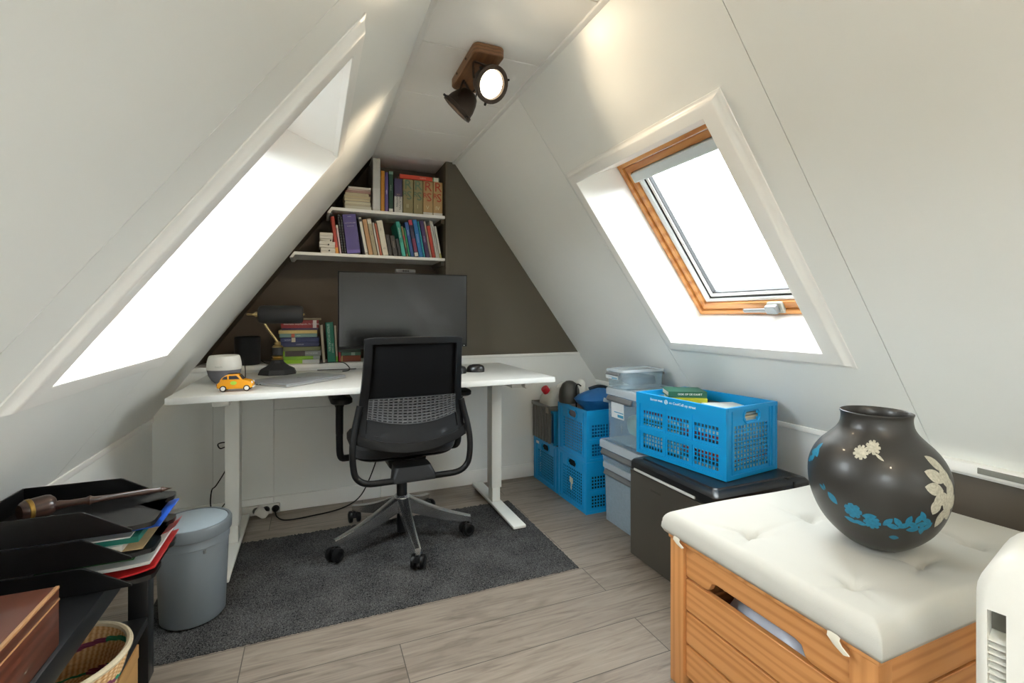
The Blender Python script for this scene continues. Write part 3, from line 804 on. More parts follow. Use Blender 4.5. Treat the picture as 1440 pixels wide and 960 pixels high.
up('purple over white BELASTING WETTEN book on the upper shelf', 554.5, 566, 251, S2, '453a5e', g=GU, bands=[(.0, .48, 'cfcbc2')], titles=[('BELASTING', .017, '1d1d1d', .29, .72), ('WETTEN', .017, '1d1d1d', .33, .32), ('2021', .012, 'd8b8a0', .53, .5, 1)])
enc = [('olive thick encyclopedia with green R S lettering numbered II', 566.8, 581, 252, '8d8158', '47654f', 'II', False),
       ('olive thick encyclopedia with green R S lettering numbered I', 581.6, 594.6, 253.5, '8d8158', '47654f', 'I', False),
       ('tan thick encyclopedia with red R S lettering numbered V', 595.2, 608.8, 255, 'b08f5e', 'a8331f', 'V', True),
       ('tan thick encyclopedia with red R S lettering numbered IV by the side panel', 609.4, 622.6, 256.2, 'b08f5e', 'a8331f', 'IV', True)]
for lb, p0, p1, pt, c, ink, num, st in enc:
    up(lb, p0, p1, pt, S2, c, d=.2, g='thick encyclopedia volumes on the upper shelf', bands=[(.01, .085, 'd6d2c8')] if st else [],
       titles=[('R', .082, ink, .83, .5, 1), ('S', .075, ink, .52, .62, 1), ('R', .045, ink, .57, .2, 1), (num, .034, 'd8cfa8', .22, .45, 1)])
def lie(label, x0, x1, z0, th, yf, d, col, **k):
    """lying book, spine toward the viewer"""
    t = book(label, (x1, yf, z0), th, x1 - x0, d, col, -PI / 2, **k)
    return t
zt = bz(590, 253, 3.02)
ztop = max(bz((a + c) / 2, p, 3.02) for _, a, c, p, *_ in enc) + .001
lie('orange red book lying across the encyclopedia tops', bx(562, 3.02), bx(617.5, 3.02), ztop, .026, 3.02, .17, 'c9412a', bands=[(.0, .02, '3e6b4a'), (.02, .14, 'd9d6c8'), (.14, .17, '4f9a60')], titles=[('handboek', .010, 'e8c8b0', .42)])
# white-paged stack on the left of the upper shelf, page edges to the viewer
zz = S2; xs0 = bx(484, 3.04)
for k, (p0, p1, th, c) in enumerate([(484.5, 523, .024, 'd9d4c4'), (484, 521.5, .011, 'cfc5ab'), (485, 522, .016, 'ddd6bd'), (484, 521, .017, 'd8ccaa'), (483.8, 521.5, .018, 'd3c49f'), (485, 519.5, .019, 'd5c8a6'), (486, 521.8, .010, 'c9a69a'), (488, 522, .010, 'd6c3b6'), (489.5, 522, .014, 'e0dbcf')]):
    lb = ['lowest cream paperback in the pale stack on the upper shelf', 'second paperback from the bottom of the pale stack', 'third paperback from the bottom of the pale stack', 'fourth paperback from the bottom of the pale stack',
          'tan fifth paperback from the bottom of the pale stack', 'sixth paperback from the bottom of the pale stack, shorter than its neighbours', 'pinkish third paperback from the top of the pale stack', 'pale pink second paperback from the top of the pale stack', 'white topmost paperback of the pale stack on the upper shelf'][k]
    x0, x1 = bx(p0, 3.03), bx(p1, 3.03)
    t = E('paperback', lb, 'book', (x0, 3.03 + rnd.uniform(-.004, .004), zz), group='pale paperbacks stacked on the upper shelf')
    b = bm_(); box(b, .003, x1 - x0 - .003, .002, .145, .001, th - .0018); O('pages', b, mat('page_block_' + c, c, .9, var=.18, vs=8, stretch=(1, 1, 60)), t)
    b = bm_(); box(b, 0, x1 - x0, 0, .15, 0, .0009); box(b, 0, x1 - x0, 0, .15, th - .0017, th - .0008); box(b, 0, x1 - x0, .146, .15, 0, th - .0008); O('cover', b, cov(['c9c2b0', 'b8a890', 'e0dac8', '9a8a78', 'd8ccb0', '8a6a58', 'b87a72', 'c08a80', 'e4e0d6'][k]), t)
    zz += th
# lower shelf: leaning books
def lean(label, b0, b1, pyt, col, ang, **k):
    yf = k.pop('yf', 3.02)
    x0, x1 = bx(b0, yf), bx(b1, yf)
    w = (x1 - x0) * math.cos(R(ang)) - .001
    h = (bz(b0 - 8, pyt, yf) - S1) / math.cos(R(ang)) - w * math.sin(R(ang)) * .6
    return book(label, (x0, yf, S1 + .0003), w, h, k.pop('d', .16), col, -R(ang), GL if 'g' not in k else k.pop('g'), **k)
lean('red book with yellow foot beside the white cartons', 472, 476.8, 304, 'b23a2a', 7, bands=[(0, .16, 'd0923a')])
lean('thin pink and white booklet between red book and spiral notebooks', 477.6, 480.6, 316, 'd3b4b6', 7, bands=[(.9, 1, 'e0dcd0')])
def spiral(lb, p0, p1):
    t = lean(lb, p0, p1, 304, '222326', 7, name='spiral_notebook', cat='notebook', plain=False)
    w = (bx(p1, 3.02) - bx(p0, 3.02))
    b = bm_()
    for k in range(15):
        z = .012 + k * .0155
        tube(b, [(w * .5 + .0052 * math.cos(q), -.0015 + .0052 * math.sin(q), z) for q in [2 * PI * i / 8 for i in range(8)]], .0012, 5, closed=True)
    O('spiral_binding', b, steel, t)
spiral('black spiral notebook next to the thin pink booklet', 481.2, 484)
spiral('black spiral notebook next to the thick purple book', 484.6, 487.6)
lean('thick purple book with small white title on the lower shelf', 488.4, 507.6, 300, '4f4488', 7, d=.2, titles=[('wettenbundel', .011, 'c9c2e0', .78, .5, 1), ('strafrecht', .010, 'c9c2e0', .70, .5, 1), ('recht', .010, 'c9c2e0', .94, .5, 1)], bands=[(.02, .10, '6a5aa8')])
lean('narrow white ring binder next to the thick purple book', 514, 518.2, 305.5, 'd9d5ca', 10.5, name='ring_binder', cat='binder', bands=[(.89, .96, '2a2a2a'), (.04, .055, '2a2a2a')], rough=.5)
lean('tan cardboard folder next to the narrow white binder', 519, 525, 308, 'b58a5e', 10.5)
lean('khaki beige folder leaning right of the tan folder', 525.5, 531.4, 307, 'a4977a', 10.5, bands=[(.86, .97, 'd6d0c0')], titles=[('dossier', .010, '2a2a2a', .6)])
lean('thin white book leaning right of the khaki folder', 532, 534.6, 313, 'd8d2c4', 10.5)
lean('thin orange brown book before the thick cream binder', 535, 538, 314, 'b0593a', 10.5)
lean('thick cream binder with a round mark near its foot', 538.6, 547, 309.5, 'd9d3c2', 10.5, titles=[('O', .016, '55524c', .2, .5, 1), ('map', .010, '8a857a', .75)])
lean('short black book right of the cream binder', 547.6, 552.8, 329.5, '2a2826', 10.5, titles=[('.', .02, 'c8c4b8', .8)])
lean('short dark grey book with white title in the lower row', 553.4, 560.2, 330.5, '33312f', 10.5, titles=[('de trooper', .009, 'd8d4c8', .55)])
lean('short slim black book tucked against the teal book', 560.8, 565.2, 335, '26292c', 10.5)
lean('tall teal book with red page edges on the lower shelf', 565.8, 571.2, 311, '1f8c7a', 10.5, d=.215, pagecol=cov('a3303a'), titles=[('samenleving', .013, 'd8e8e0', .68)], bands=[(0.02, .4, '3aa898')])
lean('floral patterned slim book right of the teal book', 571.8, 574.6, 318, '8a7a4e', 10.5, bands=[(.1, .3, '3a3a2e'), (.55, .7, 'a83a3a')])
lean('thin emerald green book before the blue paperback', 575, 577.4, 320, '1f8a58', 10.5)
lean('blue paperback leaning left of the navy and maroon book', 578, 583, 312, '2d5a9a', 10.5, titles=[('vertaling', .010, 'c8d8e8', .7)])
lean('navy and maroon book with white label at its foot', 583.6, 589, 309, '2a2444', 10.5, bands=[(.86, 1, 'c03a50'), (.02, .12, 'd8d4cc'), (.14, .5, '7a2a4e')])
lean('bright blue thick book in the lower row', 589.6, 595.8, 308.5, '1b6fae', 10.5, titles=[('geschiedenis', .011, 'b8d8f0', .5)])
lean('thin turquoise book against the bright blue one', 596.2, 598.4, 311, '2a9aa8', 10.5)
lean('dark purple book with fine white title in the lower row', 599, 604.8, 310, '45305e', 10.5, titles=[('economie', .010, 'd0c0e0', .5)])
lean('thin taupe book left of the orange red one', 605.2, 607.8, 311, 'a89888', 10.5)
lean('orange red book near the shelf end in the lower row', 608.2, 613, 317, 'c0412a', 10.5)
lean('first thin white book after the orange red one', 613.4, 615.6, 310.5, 'd9d6cc', 10.5)
lean('second thin white book after the orange red one', 616, 618, 311, 'cfccc4', 10.5)
lean('short white speckled booklet at the right end of the lower shelf', 618.6, 621.6, 318, 'c9c6ba', 10.5, bands=[(0, .15, 'a8a060')])
# small white cartons
crd = mat('white_carton', 'd8d5cc', .6)
for k, (p0, p1, ya, yb, lb) in enumerate([(451, 471.6, 350.6, 357.8, 'lowest white device carton on the lower shelf'), (449, 471.2, 342, 350, 'wide white device carton, second from the bottom of its stack'), (450.2, 467.6, 338.2, 341.8, 'narrow white carton, second from the top of its stack'), (449.6, 468.2, 329.6, 337.8, 'topmost white device carton on the lower shelf')]):
    x0, x1 = bx(p0, 3.02), bx(p1, 3.02)
    z0 = [S1, S1 + .0325, S1 + .0685, S1 + .0850][k]; z1 = [S1 + .0315, S1 + .0675, S1 + .0840, S1 + .121][k]
    t = E('device_carton', lb, 'box', (x0, 3.02 + [.0, -.004, .004, .0][k], z0), group='white device cartons on the lower shelf')
    h = z1 - z0
    b = bm_(); box(b, .0006, x1 - x0 - .0006, .0006, .11, 0, h * .45, .001, 1); O('tray', b, crd, t)
    b = bm_(); box(b, 0, x1 - x0, 0, .1106, h * .45 + .0004, h, .0015, 1); O('lid', b, crd, t)
    if k < 3:
        b = bm_(); lathe(b, [(0, 0), (.0045, 0), (.0045, .0006), (0, .0006)], 14, aim(((x1 - x0) * (.58 if k < 2 else .85), -.0001, h * .5), (0, -1, 0)))
        box(b, (x1 - x0) * (.58 if k < 2 else .85), (x1 - x0) * (.58 if k < 2 else .85) + .002, -.0007, -.0001, h * .5 + .004, h * .5 + .0065); O('fruit_emblem', b, txtd, t)
# shelves
def shelf(label, z, xl):
    t = E('shelf_board', label, 'shelf', (0, 0, z))
    b = bm_()
    def sx(zz): return zz / TAN - 1.1867 + .009
    prism(b, [(sx(z), z), (.7775, z), (.7775, z - .018), (sx(z - .018), z - .018)], lambda a, c, q: V((a, q, c - z)), 2.995, YN - .001)
    O('board', b, trimw, t, bevel=.0015)
    b = bm_(); xx = sx(z - .018)
    prism(b, [(xx - .0, z - .0185), (xx + .018, z - .0185), (xx + .006, z - .034), (xx - .011, z - .034)], lambda a, c, q: V((a, q, c - z)), 2.997, YN - .002); O('bracket', b, trimw, t)
    b = bm_(); box(b, .757, .7775, 3.02, YN - .01, -.045, -.0185); O('cleat', b, olive, t)
shelf('upper white shelf carrying the encyclopedias', 1.734, 0)
shelf('lower white shelf carrying the row of leaning books', 1.4635, 0)
# ledge: lying stack
LZ = .8206; yl = 3.03
GS = 'books stacked on the ledge beside the lamp'
zz = LZ
def px2(a): return 360 + a / 8.725
for (a, c, th, col, lb, tt, bd) in [
    (315, 780, .022, '8fbf2a', 'lime green book at the bottom of the ledge stack', (), [(0, .46, 'c8ccca')]),
    (315, 785, .020, '7fae2e', 'second lime green book from the bottom of the ledge stack', (), [(0, .18, '9aa09c')]),
    (318, 800, .031, '8a8f8c', 'grey and brown spine in the ledge stack above the lime books', [('ON THE ROAD', .010, 'e0e0e0', .25)], [(.42, .92, '3f3230'), (.93, 1, '7fae2e')]),
    (315, 795, .024, '6d7048', 'olive green book under the navy books on the ledge', (), ()),
    (300, 775, .027, '232a5a', 'lower navy blue book in the ledge stack', [('studieboek', .009, 'c8cce0', .5)], ()),
    (300, 775, .027, '2a3368', 'upper navy blue book in the ledge stack', [('leerboek', .009, 'c8cce0', .82)], [(.62, .72, 'c8bca8')]),
    (285, 750, .022, '74938a', 'grey green book above the navy books on the ledge', [('reizen', .009, 'e0e8e0', .5)], [(.60, .69, 'b5502f')]),
    (275, 750, .020, 'd9c07a', 'cream and orange paperback in the ledge stack', (), ()),
    (318, 765, .012, '4a2a4e', 'thin dark purple book under the red one on the ledge', (), ()),
    (305, 770, .046, '8e1a20', 'thick red book with white title near the stack top on the ledge', [('historische encyclopedie, De Weekly', .0125, 'f0e4e0', .46)], [(.06, .16, 'e8dcd8')]),
    (335, 800, .012, '8a7a5e', 'thin beige booklet topping the ledge stack', (), ())]:
    x0, x1 = bx(px2(a), yl), bx(px2(c), yl)
    lie(lb, x0, x1, zz, th - .0006, yl + rnd.uniform(0, .006), .15, col, group=GS, titles=tt, bands=bd)
    zz += th
def ledge(label, pb0, pb1, pyt, col, ang, **k):
    yf = 3.03
    x0, x1 = bx(pb0, yf), bx(pb1, yf)
    w = (x1 - x0) * math.cos(R(ang)) - .0008
    h = (bz(pb0 - 3, pyt, yf) - LZ) / math.cos(R(ang)) - w * math.sin(R(ang)) * .6
    return book(label, (x0, yf, LZ), w, h, .16, col, -R(ang), 'books standing on the ledge by the monitor', **k)
ledge('beige paperback leaning on the ledge stack', px2(815) + .6, px2(855), 457, 'b8ab97', 4.2)
ledge('thick green book with pale lettering standing on the ledge', px2(884), px2(979), 453, '1f7a62', 3.4, titles=[('SPREEKWOORDEN', .019, 'b8dcc8', .62, .32), ('DE DIKKE', .013, 'b8dcc8', .35, .72)])
ledge('thin beige and green book standing right of the thick green one', px2(983), px2(1008), 458, 'b3a78f', 3.0, bands=[(0, .16, '6fae2e')])
zz = LZ
for (a, c, th, col, lb, bd) in [(1045, 1290, .036, '8a4022', 'rust brown book under the monitor on the ledge', [(.92, 1, 'c0a060')]),
                                (1050, 1290, .019, '4a6f5c', 'grey green book in the pile under the monitor', [(.3, .5, '9ab0a0')]),
                                (1020, 1290, .022, '25382f', 'dark green book topping the pile under the monitor', ())]:
    lie(lb, bx(px2(a), yl), bx(px2(c), yl), zz, th - .0006, yl + .02, .15, col, group='books piled under the monitor', bands=bd); zz += th
book('slim red booklet upright at the end of the monitor pile', (bx(px2(1014), yl), yl + .015, LZ), .0125, .057, .14, 'a3202a')
# ================================================================ BLUE FOLDING CRATES
def fyz(x): return lambda a, b_, c: V((x + c, a, b_))
def fxz(y): return lambda a, b_, c: V((a, y + c, b_))
def holes(regions):
    As, Bs = [], []
    for (a0, a1, b0, b1, na, nb) in regions:
        for i in range(na): As += [a0 + (a1 - a0) * (i + .13) / na, a0 + (a1 - a0) * (i + .87) / na]
        for j in range(nb): Bs += [b0 + (b1 - b0) * (j + .13) / nb, b0 + (b1 - b0) * (j + .87) / nb]
    def h(a, c):
        for (a0, a1, b0, b1, na, nb) in regions:
            if a0 < a < a1 and b0 < c < b1:
                i = (a - a0) / (a1 - a0) * na % 1; j = (c - b0) / (b1 - b0) * nb % 1
                return .13 < i < .87 and .13 < j < .87
        return False
    return As, Bs, h
def side_mesh(bm, L, H, f, out, long_):
    """one wall; f(a, b, c) with c growing outward; a -L/2..L/2"""
    if long_:
        cw = (L - .05) / 3
        regs = [(-L / 2 + .025 + cw * i + .012, -L / 2 + .025 + cw * (i + 1) - .012, z0, z1, 7, 4) for i in range(3) for z0, z1 in ((.028, .098), (.132, .205))]
    else:
        regs = [(-L / 2 + .045, L / 2 - .045, .028, H - .075, 11, 11)]
    As, Bs, hh = holes(regs)
    hw, z0h, z1h = .047, H - .062, H - .026
    if not long_:
        As += [-hw, hw, -hw + .012, hw - .012]; Bs += [z0h, z1h, z0h + .01, z1h - .01]
    def hole(a, c):
        if not long_ and abs(a) < hw and z0h < c < z1h:
            corner = abs(a) > hw - .012 and (c < z0h + .01 or c > z1h - .01)
            return not corner
        if not long_ and abs(a) < hw + .01 and c > z0h - .012: return False
        return hh(a, c)
    perf(bm, cuts(-L / 2, L / 2, *As), cuts(0, H, *Bs), -.004, 0, hole, f)
    # raised ribs and the folded rim
    def rib(a0, a1, b0, b1, t=.004): perf(bm, [a0, a1], [b0, b1], 0, t, lambda a, c: False, f)
    rib(-L / 2, L / 2, H - .05 if long_ else H - .016, H, .007)
    rib(-L / 2, L / 2, 0, .016, .005)
    rib(-L / 2, -L / 2 + .02, .016, H - .016, .005); rib(L / 2 - .02, L / 2, .016, H - .016, .005)
    if long_:
        rib(-L / 2 + .02, L / 2 - .02, .106, .124, .004)
        for i in (1, 2):
            x = -L / 2 + .025 + cw * i; rib(x - .006, x + .006, .016, .106, .0025); rib(x - .006, x + .006, .124, H - .05, .0025)
    else:
        rib(-L / 2 + .03, -L / 2 + .036, .016, H - .016, .003); rib(L / 2 - .036, L / 2 - .03, .016, H - .016, .003)
        ring = [(-hw - .005, z0h + .008), (-hw + .010, z0h - .008), (hw - .010, z0h - .008), (hw + .005, z0h + .008), (hw + .005, z1h - .008), (hw - .010, z1h + .008), (-hw + .010, z1h + .008), (-hw - .005, z1h - .008)]
        tube(bm, [f(a, c, .002) for a, c in ring], .0045, 6, closed=True)
def crate(label, loc, rz, L=.48, W=.33, H=.28, group=None, name='folding_crate', m=None):
    t = E(name, label, 'crate', loc, rz, group)
    m = m or bluep
    for s in (-1, 1):
        b = bm_(); side_mesh(b, L - .008, H, lambda a, c, q, s=s: V((s * (W / 2 - .007 + q), a, c)), s, True); O('long_side', b, m, t, flat=True)
        b = bm_(); side_mesh(b, W - .026, H, lambda a, c, q, s=s: V((a, s * (L / 2 - .010 + q), c)), s, False); O('short_side', b, m, t, flat=True)
    b = bm_(); box(b, -W / 2 + .011, W / 2 - .011, -L / 2 + .014, L / 2 - .014, .002, .008); O('base', b, m, t)
    return t
# the big crate on the fridge (its corners surveyed on the lid)
FZ = .455
big = crate('large blue folding crate of magazines on the fridge', (1.608, 1.654, FZ), R(7.2), .49, .335, .283)
text('Samen met', .016, txtw, big, tmx((-.1677 - .0002, .115, .262), (0, -1, 0), (0, 0, 1)), 'printed_text')
text('en CoolCell op straat', .016, txtw, big, tmx((-.1677 - .0002, -.03, .262), (0, -1, 0), (0, 0, 1)), 'printed_text')
b = bm_(); tube(b, [(-.1682, .058 + .009 * math.cos(q), .262 + .010 * math.sin(q)) for q in [PI / 6 + PI / 3 * i for i in range(6)]], .0012, 5, closed=True)
tube(b, [(-.1682, .058 + .004 * math.cos(q), .262 + .005 * math.sin(q)) for q in [PI / 3 * i for i in range(6)]], .0012, 5, closed=True)
O('printed_emblem', b, txtw, big)
GC = 'blue folding crates stacked by the gable wall'
cx, W_ = 1.64, .33
c1 = crate('lower blue crate with a torn paper label, nearer the clear boxes', (cx, 2.446, .0), PI / 2, .515, .335, .285, GC)
c2 = dup(c1, (cx, 2.444, .2865), PI / 2, 'upper blue crate holding a blue bag, nearer the clear boxes')
c3 = dup(c1, (cx, 2.792, .0), PI / 2, 'lower blue crate against the gable wall')
for ch in c1.children: pass
b = bm_(); prism(b, [(-.02, .125), (.018, .13), (.02, .10), (.004, .092), (.008, .06), (-.006, .055), (-.008, .09), (-.022, .095)], lambda a, c, q: V((a, .2535 + q, c + .03)), 0, .0008)
O('torn_label', b, mat('torn_paper', 'd8cfb8', .8), c1)
b = bm_(); box(b, .085, .125, .2535, .2545, .245, .262); O('paper_label', b, txtw, c3)
for yy, lb, nm_, c in ((2.446, 'dark bundle added to darken the holes of the lower crate nearer the clear boxes', 'dark_crate_filler', '23272c'), (2.792, 'dark grey bundle added to darken the holes of the lower crate by the gable wall', 'dark_grey_crate_filler', '2b2e33')):
    b = bm_(); loft(b, [rrect(.42, .25, .04, 0), rrect(.46, .28, .05, .03), rrect(.46, .28, .05, .20), rrect(.40, .24, .05, .245)])  # invented filling, put in so the crate holes look dark
    o = O('cloth_bundle', b, mat(nm_, c, .9, var=.4, vs=20)); o.location = (cx, yy, .0095); tag(o, lb, 'cloth')
# grey crate + folded blue crate on the far stack
greyc = mat('grey_crate_plastic', '6e6d68', .5, var=.06)
t = E('grey_crate', 'grey ribbed plastic crate on the far blue crate', 'crate', (cx - .01, 2.832, .2868))
b = bm_()
for s in (-1, 1):
    perf(b, [-.25, .25], [0, .235], 0, .004, lambda a, c: False, lambda a, c, q, s=s: V((a, s * (.127 - q), c)))
perf(b, [-.123, .123], [0, .235], 0, .004, lambda a, c: False, lambda a, c, q: V((.25 - q, a, c)))
perf(b, [-.123, .123], [0, .235], 0, .004, lambda a, c: False, lambda a, c, q: V((-.25 + q, a, c)))
box(b, -.246, .246, -.123, .123, .002, .006)
O('body', b, greyc, t)
b = bm_()
box(b, -.258, -.2505, -.13, .13, .212, .235, .002)
for s in (-1, 1): box(b, -.258, .25, s * .1305 - .0025, s * .1305 + .0025, .212, .235, .002)
O('rim', b, greyc, t)
b = bm_()
for k in range(7): box(b, -.256, -.2505, -.122 + k * .0375, -.110 + k * .0375, 0, .211, .001)
O('ribs', b, greyc, t)
b = bm_(); box(b, -.2592, -.2582, -.12, -.085, .19, .226); O('paper_tag', b, mat('tag_paper', 'a8a290', .7), t)
t = E('collapsed_crate', 'collapsed blue crate panel standing beside the grey crate', 'crate', (cx - .01, 2.668, .2868))
b = bm_(); perf(b, cuts(*lsp(-.25, .25, 13)), cuts(*lsp(0, .21, 6)), -.012, .012, lambda a, c: False, fxz(0)); box(b, -.255, .255, -.018, .018, .0, .014, .002); box(b, -.255, .255, -.018, .018, .195, .212, .002)
for s in (-1, 0, 1): box(b, s * .24 - .01, s * .24 + .01, -.018, .018, .014, .195, .002)
O('panel', b, mat('blue_crate_darker', '0a83b8', .4), t, flat=True)
# jerrycan in the grey crate
t = E('jerrycan', 'translucent white jerrycan with red cap in the grey crate', 'jerrycan', (1.50, 2.83, .2945))
b = bm_(); loft(b, [rrect(.20, .155, .03, 0), rrect(.21, .165, .035, .01), rrect(.21, .165, .035, .24), rrect(.20, .155, .035, .27), rrect(.15, .11, .03, .305), rrect(.09, .07, .02, .325)]); O('body', b, milk, t)
b = bm_(); tube(b, [(-.01, 0, .315), (.03, 0, .348), (.075, 0, .335), (.095, 0, .28)], .013, 10, smooth=6); O('handle', b, milk, t)
b = bm_(); lathe(b, [(0, 0), (.024, 0), (.025, .004), (.025, .034), (.022, .038), (0, .038)], 24, aim((-.078, 0, .300), (-.6, -.1, .8))); O('cap', b, mat('red_cap', 'c2182a', .4), t)
# things in the upper blue crate
t = E('blue_bag', 'stuffed blue nylon bag in the upper blue crate', 'bag', (1.532, 2.376, .2975))
b = bm_()
for i in range(13):
    pass
rings = []
for k in range(21):
    s = k / 20; z = .38 * s
    rr = (.080 + .05 * math.exp(-((s - .86) / .10) ** 2)) * math.sqrt(max(.02, 1 - (max(0, s - .82) / .185) ** 2))
    rings.append([V((rr * 1.2 * math.cos(q) + .0 * s + .006 * math.sin(5 * q + k), rr * .78 * math.sin(q) + .005 * math.sin(7 * q + 2 * k), z)) for q in [2 * PI * i / 28 for i in range(28)]])
loft(b, rings); O('sack', b, mat('blue_nylon', '1a5f9a', .45, var=.1, bump=.4, bs=40), t)
b = bm_(); tube(b, [(-.05, .03, .375), (.0, .02, .388), (.04, .01, .384), (.07, .0, .372)], .009, 8, smooth=5); O('drawstring_edge', b, mat('navy_edge', '1a2632', .7), t)
b = bm_(); box(b, -.02, .02, -.003, 0, -.011, .011, 0, 1, aim((-.02, -.107, .328), (0, 0, 1)) @ Mx.Rotation(-.25, 4, 'Y')); O('care_label', b, mat('pale_label', 'b8c4cc', .6), t)
t = E('bicycle_helmet', 'dark and white helmet sticking out of the upper blue crate', 'helmet', (1.435, 2.553, .5745))
b = bm_(); lathe(b, [(.088, 0), (.092, .03), (.084, .075), (.06, .112), (.03, .126), (0, .13)], 28, cap=True, sx=.72, sy=.72); O('shell', b, mat('helmet_dark', '3a3a36', .4), t)
b = bm_(); lathe(b, [(.094, .004), (.098, .03), (.090, .078), (.066, .115), (.034, .132), (0, .136)], 28, Mx.Translation((.060, -.004, 0)) @ Mx.Rotation(.15, 4, 'Y'), sx=.34, sy=.66); O('white_shell', b, mat('helmet_white', 'd4d3cd', .4), t)
b = bm_(); loft(b, [rrect(.15, .12, .03, 0), rrect(.16, .12, .035, .02), rrect(.155, .118, .035, .25), rrect(.13, .10, .03, .277)])
o = O('cloth_bundle', b, mat('pinkish_cloth', '8d7f80', .9)); o.location = (1.49, 2.532, .2955); tag(o, 'folded pinkish grey cloth in the upper blue crate under the helmet', 'cloth')
b = bm_(); tube(b, [(1.440, 2.481, .45), (1.440, 2.481, .60), (1.440, 2.481, .672), (1.452, 2.481, .690), (1.472, 2.479, .678)], .0042, 8, smooth=6)
tag(O('metal_hook', b, blackp), 'thin black hooked rod rising from the upper blue crate', 'hook')
# ================================================================ CLEAR STORAGE BOXES
def clearbox(label, loc, w, d, h, lid=.03, clip=True, lbl=False, rz=0, group=None, frost=False):
    """w along x, d along y; open tapered tub, lid, clips on the -x face"""
    t = E('storage_box', label, 'storage box', loc, rz, group)
    hb = h - lid
    b = bm_()
    oo = [rrect(w * .95, d * .95, .015, .002), rrect(w * .96, d * .96, .018, hb * .25), rrect(w * .985, d * .985, .02, hb - .012), rrect(w, d, .02, hb - .012), rrect(w, d, .02, hb - .001),
          rrect(w - .008, d - .008, .017, hb - .001), rrect(w * .975, d * .975, .018, hb - .014), rrect(w * .945, d * .945, .014, .006)]
    loft(b, oo); O('tub', b, clearb if not frost else frosted, t)
    b = bm_(); loft(b, [rrect(w + .012, d + .012, .022, hb), rrect(w + .012, d + .012, .022, h - .008), rrect(w + .004, d + .004, .022, h - .001), rrect(w * .9, d * .86, .02, h - .001), rrect(w * .88, d * .83, .02, h - .005)]); O('lid', b, clearl, t)
    if clip:
        ck = 1 if h > .11 else .6
        for s in (-1, 1):
            b = bm_(); x = s * (w / 2 + .012)
            x = s * (w / 2 + .002); prism(b, [(x, hb - .003), (x + s * .008, hb - .004), (x + s * .018, hb - .024 * ck), (x + s * .010, hb - .034 * ck), (x, hb - .014 * ck)], FXZ, -d * .38, d * .40)
            O('clip', b, greypl, t, bevel=.003)
    if lbl:
        b = bm_(); x = -w * .492 - .0035
        perf(b, [-.055 + lbl, .055 + lbl], [hb * .52, hb * .86], 0, .0006, lambda a, c: False, lambda a, c, q: V((x - q + .006 * (1 - c / hb), a, c))); O('sticker', b, mat('sticker_white', 'dfe6ea', .5), t)
        b = bm_()
        perf(b, [-.05 + lbl, .0 + lbl], [hb * .55, hb * .61], .0007, .001, lambda a, c: False, lambda a, c, q: V((x - q + .006 * (1 - c / hb), a, c)))
        perf(b, [-.05 + lbl, .03 + lbl], [hb * .64, hb * .66], .0007, .001, lambda a, c: False, lambda a, c, q: V((x - q + .006 * (1 - c / hb), a, c))); O('sticker_print', b, mat('sticker_blue', '3a9ac0', .5), t)
    return t
GB = 'clear storage boxes in the stack beside the fridge'
clearbox('tall clear storage box at the bottom of the stack', (1.64, 2.045, .0008), .385, .33, .315, .03, group=GB, frost=True)
clearbox('shallow clear box with grey clip, second from the bottom', (1.632, 2.045, .3165), .40, .345, .118, .04, group=GB)
clearbox('clear box with a paper sticker under the smallest box', (1.632, 2.062, .4355), .345, .268, .28, .036, lbl=.03, group=GB)
sb = clearbox('smallest clear box topping the stack under the slope', (1.598, 2.128, .7165), .265, .15, .100, .014, lbl=.025, group=GB)
def bundle(label, name, loc, w, d, h, m, cat):
    b = bm_()
    rings = []
    for k in range(6):
        s = k / 5; g = math.sqrt(max(.05, 1 - (2 * s - 1) ** 4))
        rings.append([V((p.x * (1 + .03 * math.sin(9 * i / 20 + k)), p.y, h * s + .004 * math.sin(i * .9 + k) * (s > .1))) for i, p in enumerate(rrect(w * g, d * g, min(w, d) * .3 * g, 0))])
    loft(b, rings)
    o = O(name, b, m); o.location = loc
    return tag(o, label, cat)
bundle('dark teal cloth bundle inside the smallest clear box', 'cloth_bundle', (1.62, 2.128, .7235), .18, .105, .06, mat('dark_teal_cloth', '1f3f4e', .9), 'cloth')
bundle('pale green and white bundle inside the stickered clear box', 'cloth_bundle', (1.655, 2.062, .443), .24, .18, .14, mat('pale_green_cloth', '9ec4b8', .9), 'cloth')
bundle('grey blue bundle inside the tall bottom clear box', 'cloth_bundle', (1.66, 2.045, .008), .28, .24, .20, mat('grey_blue_cloth', '8a9dac', .9), 'cloth')
# ================================================================ FRIDGE
t = E('mini_fridge', 'dark grey mini fridge with black top and silver grip', 'fridge', (1.345, 1.32, 0))
fridgem = mat('dark_bronze_fridge', '55514a', .30, .35, var=.04, vs=6)
b = bm_(); loft(b, [rrect(.50, .512, .012, .012, 4, .25, .257), rrect(.505, .515, .014, .016, 4, .2525, .2575), rrect(.505, .515, .014, .392, 4, .2525, .2575)]); O('cabinet', b, fridgem, t)
b = bm_(); loft(b, [rrect(.50, .51, .02, .395, 4, .2535, .2575), rrect(.51, .515, .022, .40, 4, .2535, .2575), rrect(.51, .515, .022, .432, 4, .2535, .2575), rrect(.49, .495, .02, .443, 4, .2535, .2575), rrect(.43, .44, .02, .446, 4, .25, .2575), rrect(.42, .43, .02, .452, 4, .25, .2575)]); O('top', b, mat('black_fridge_lid', '191a1c', .28), t)
b = bm_(); box(b, -.006, .004, .10, .475, .398, .409, .003); O('handle', b, mat('silver_grip', 'd2d3d2', .3, .2), t)
b = bm_(); box(b, .40, .4065, -.0045, .001, .396, .444); box(b, .40, .407, .02, .49, .4465, .4485); O('hinge_seam', b, blackp, t)
b = bm_()
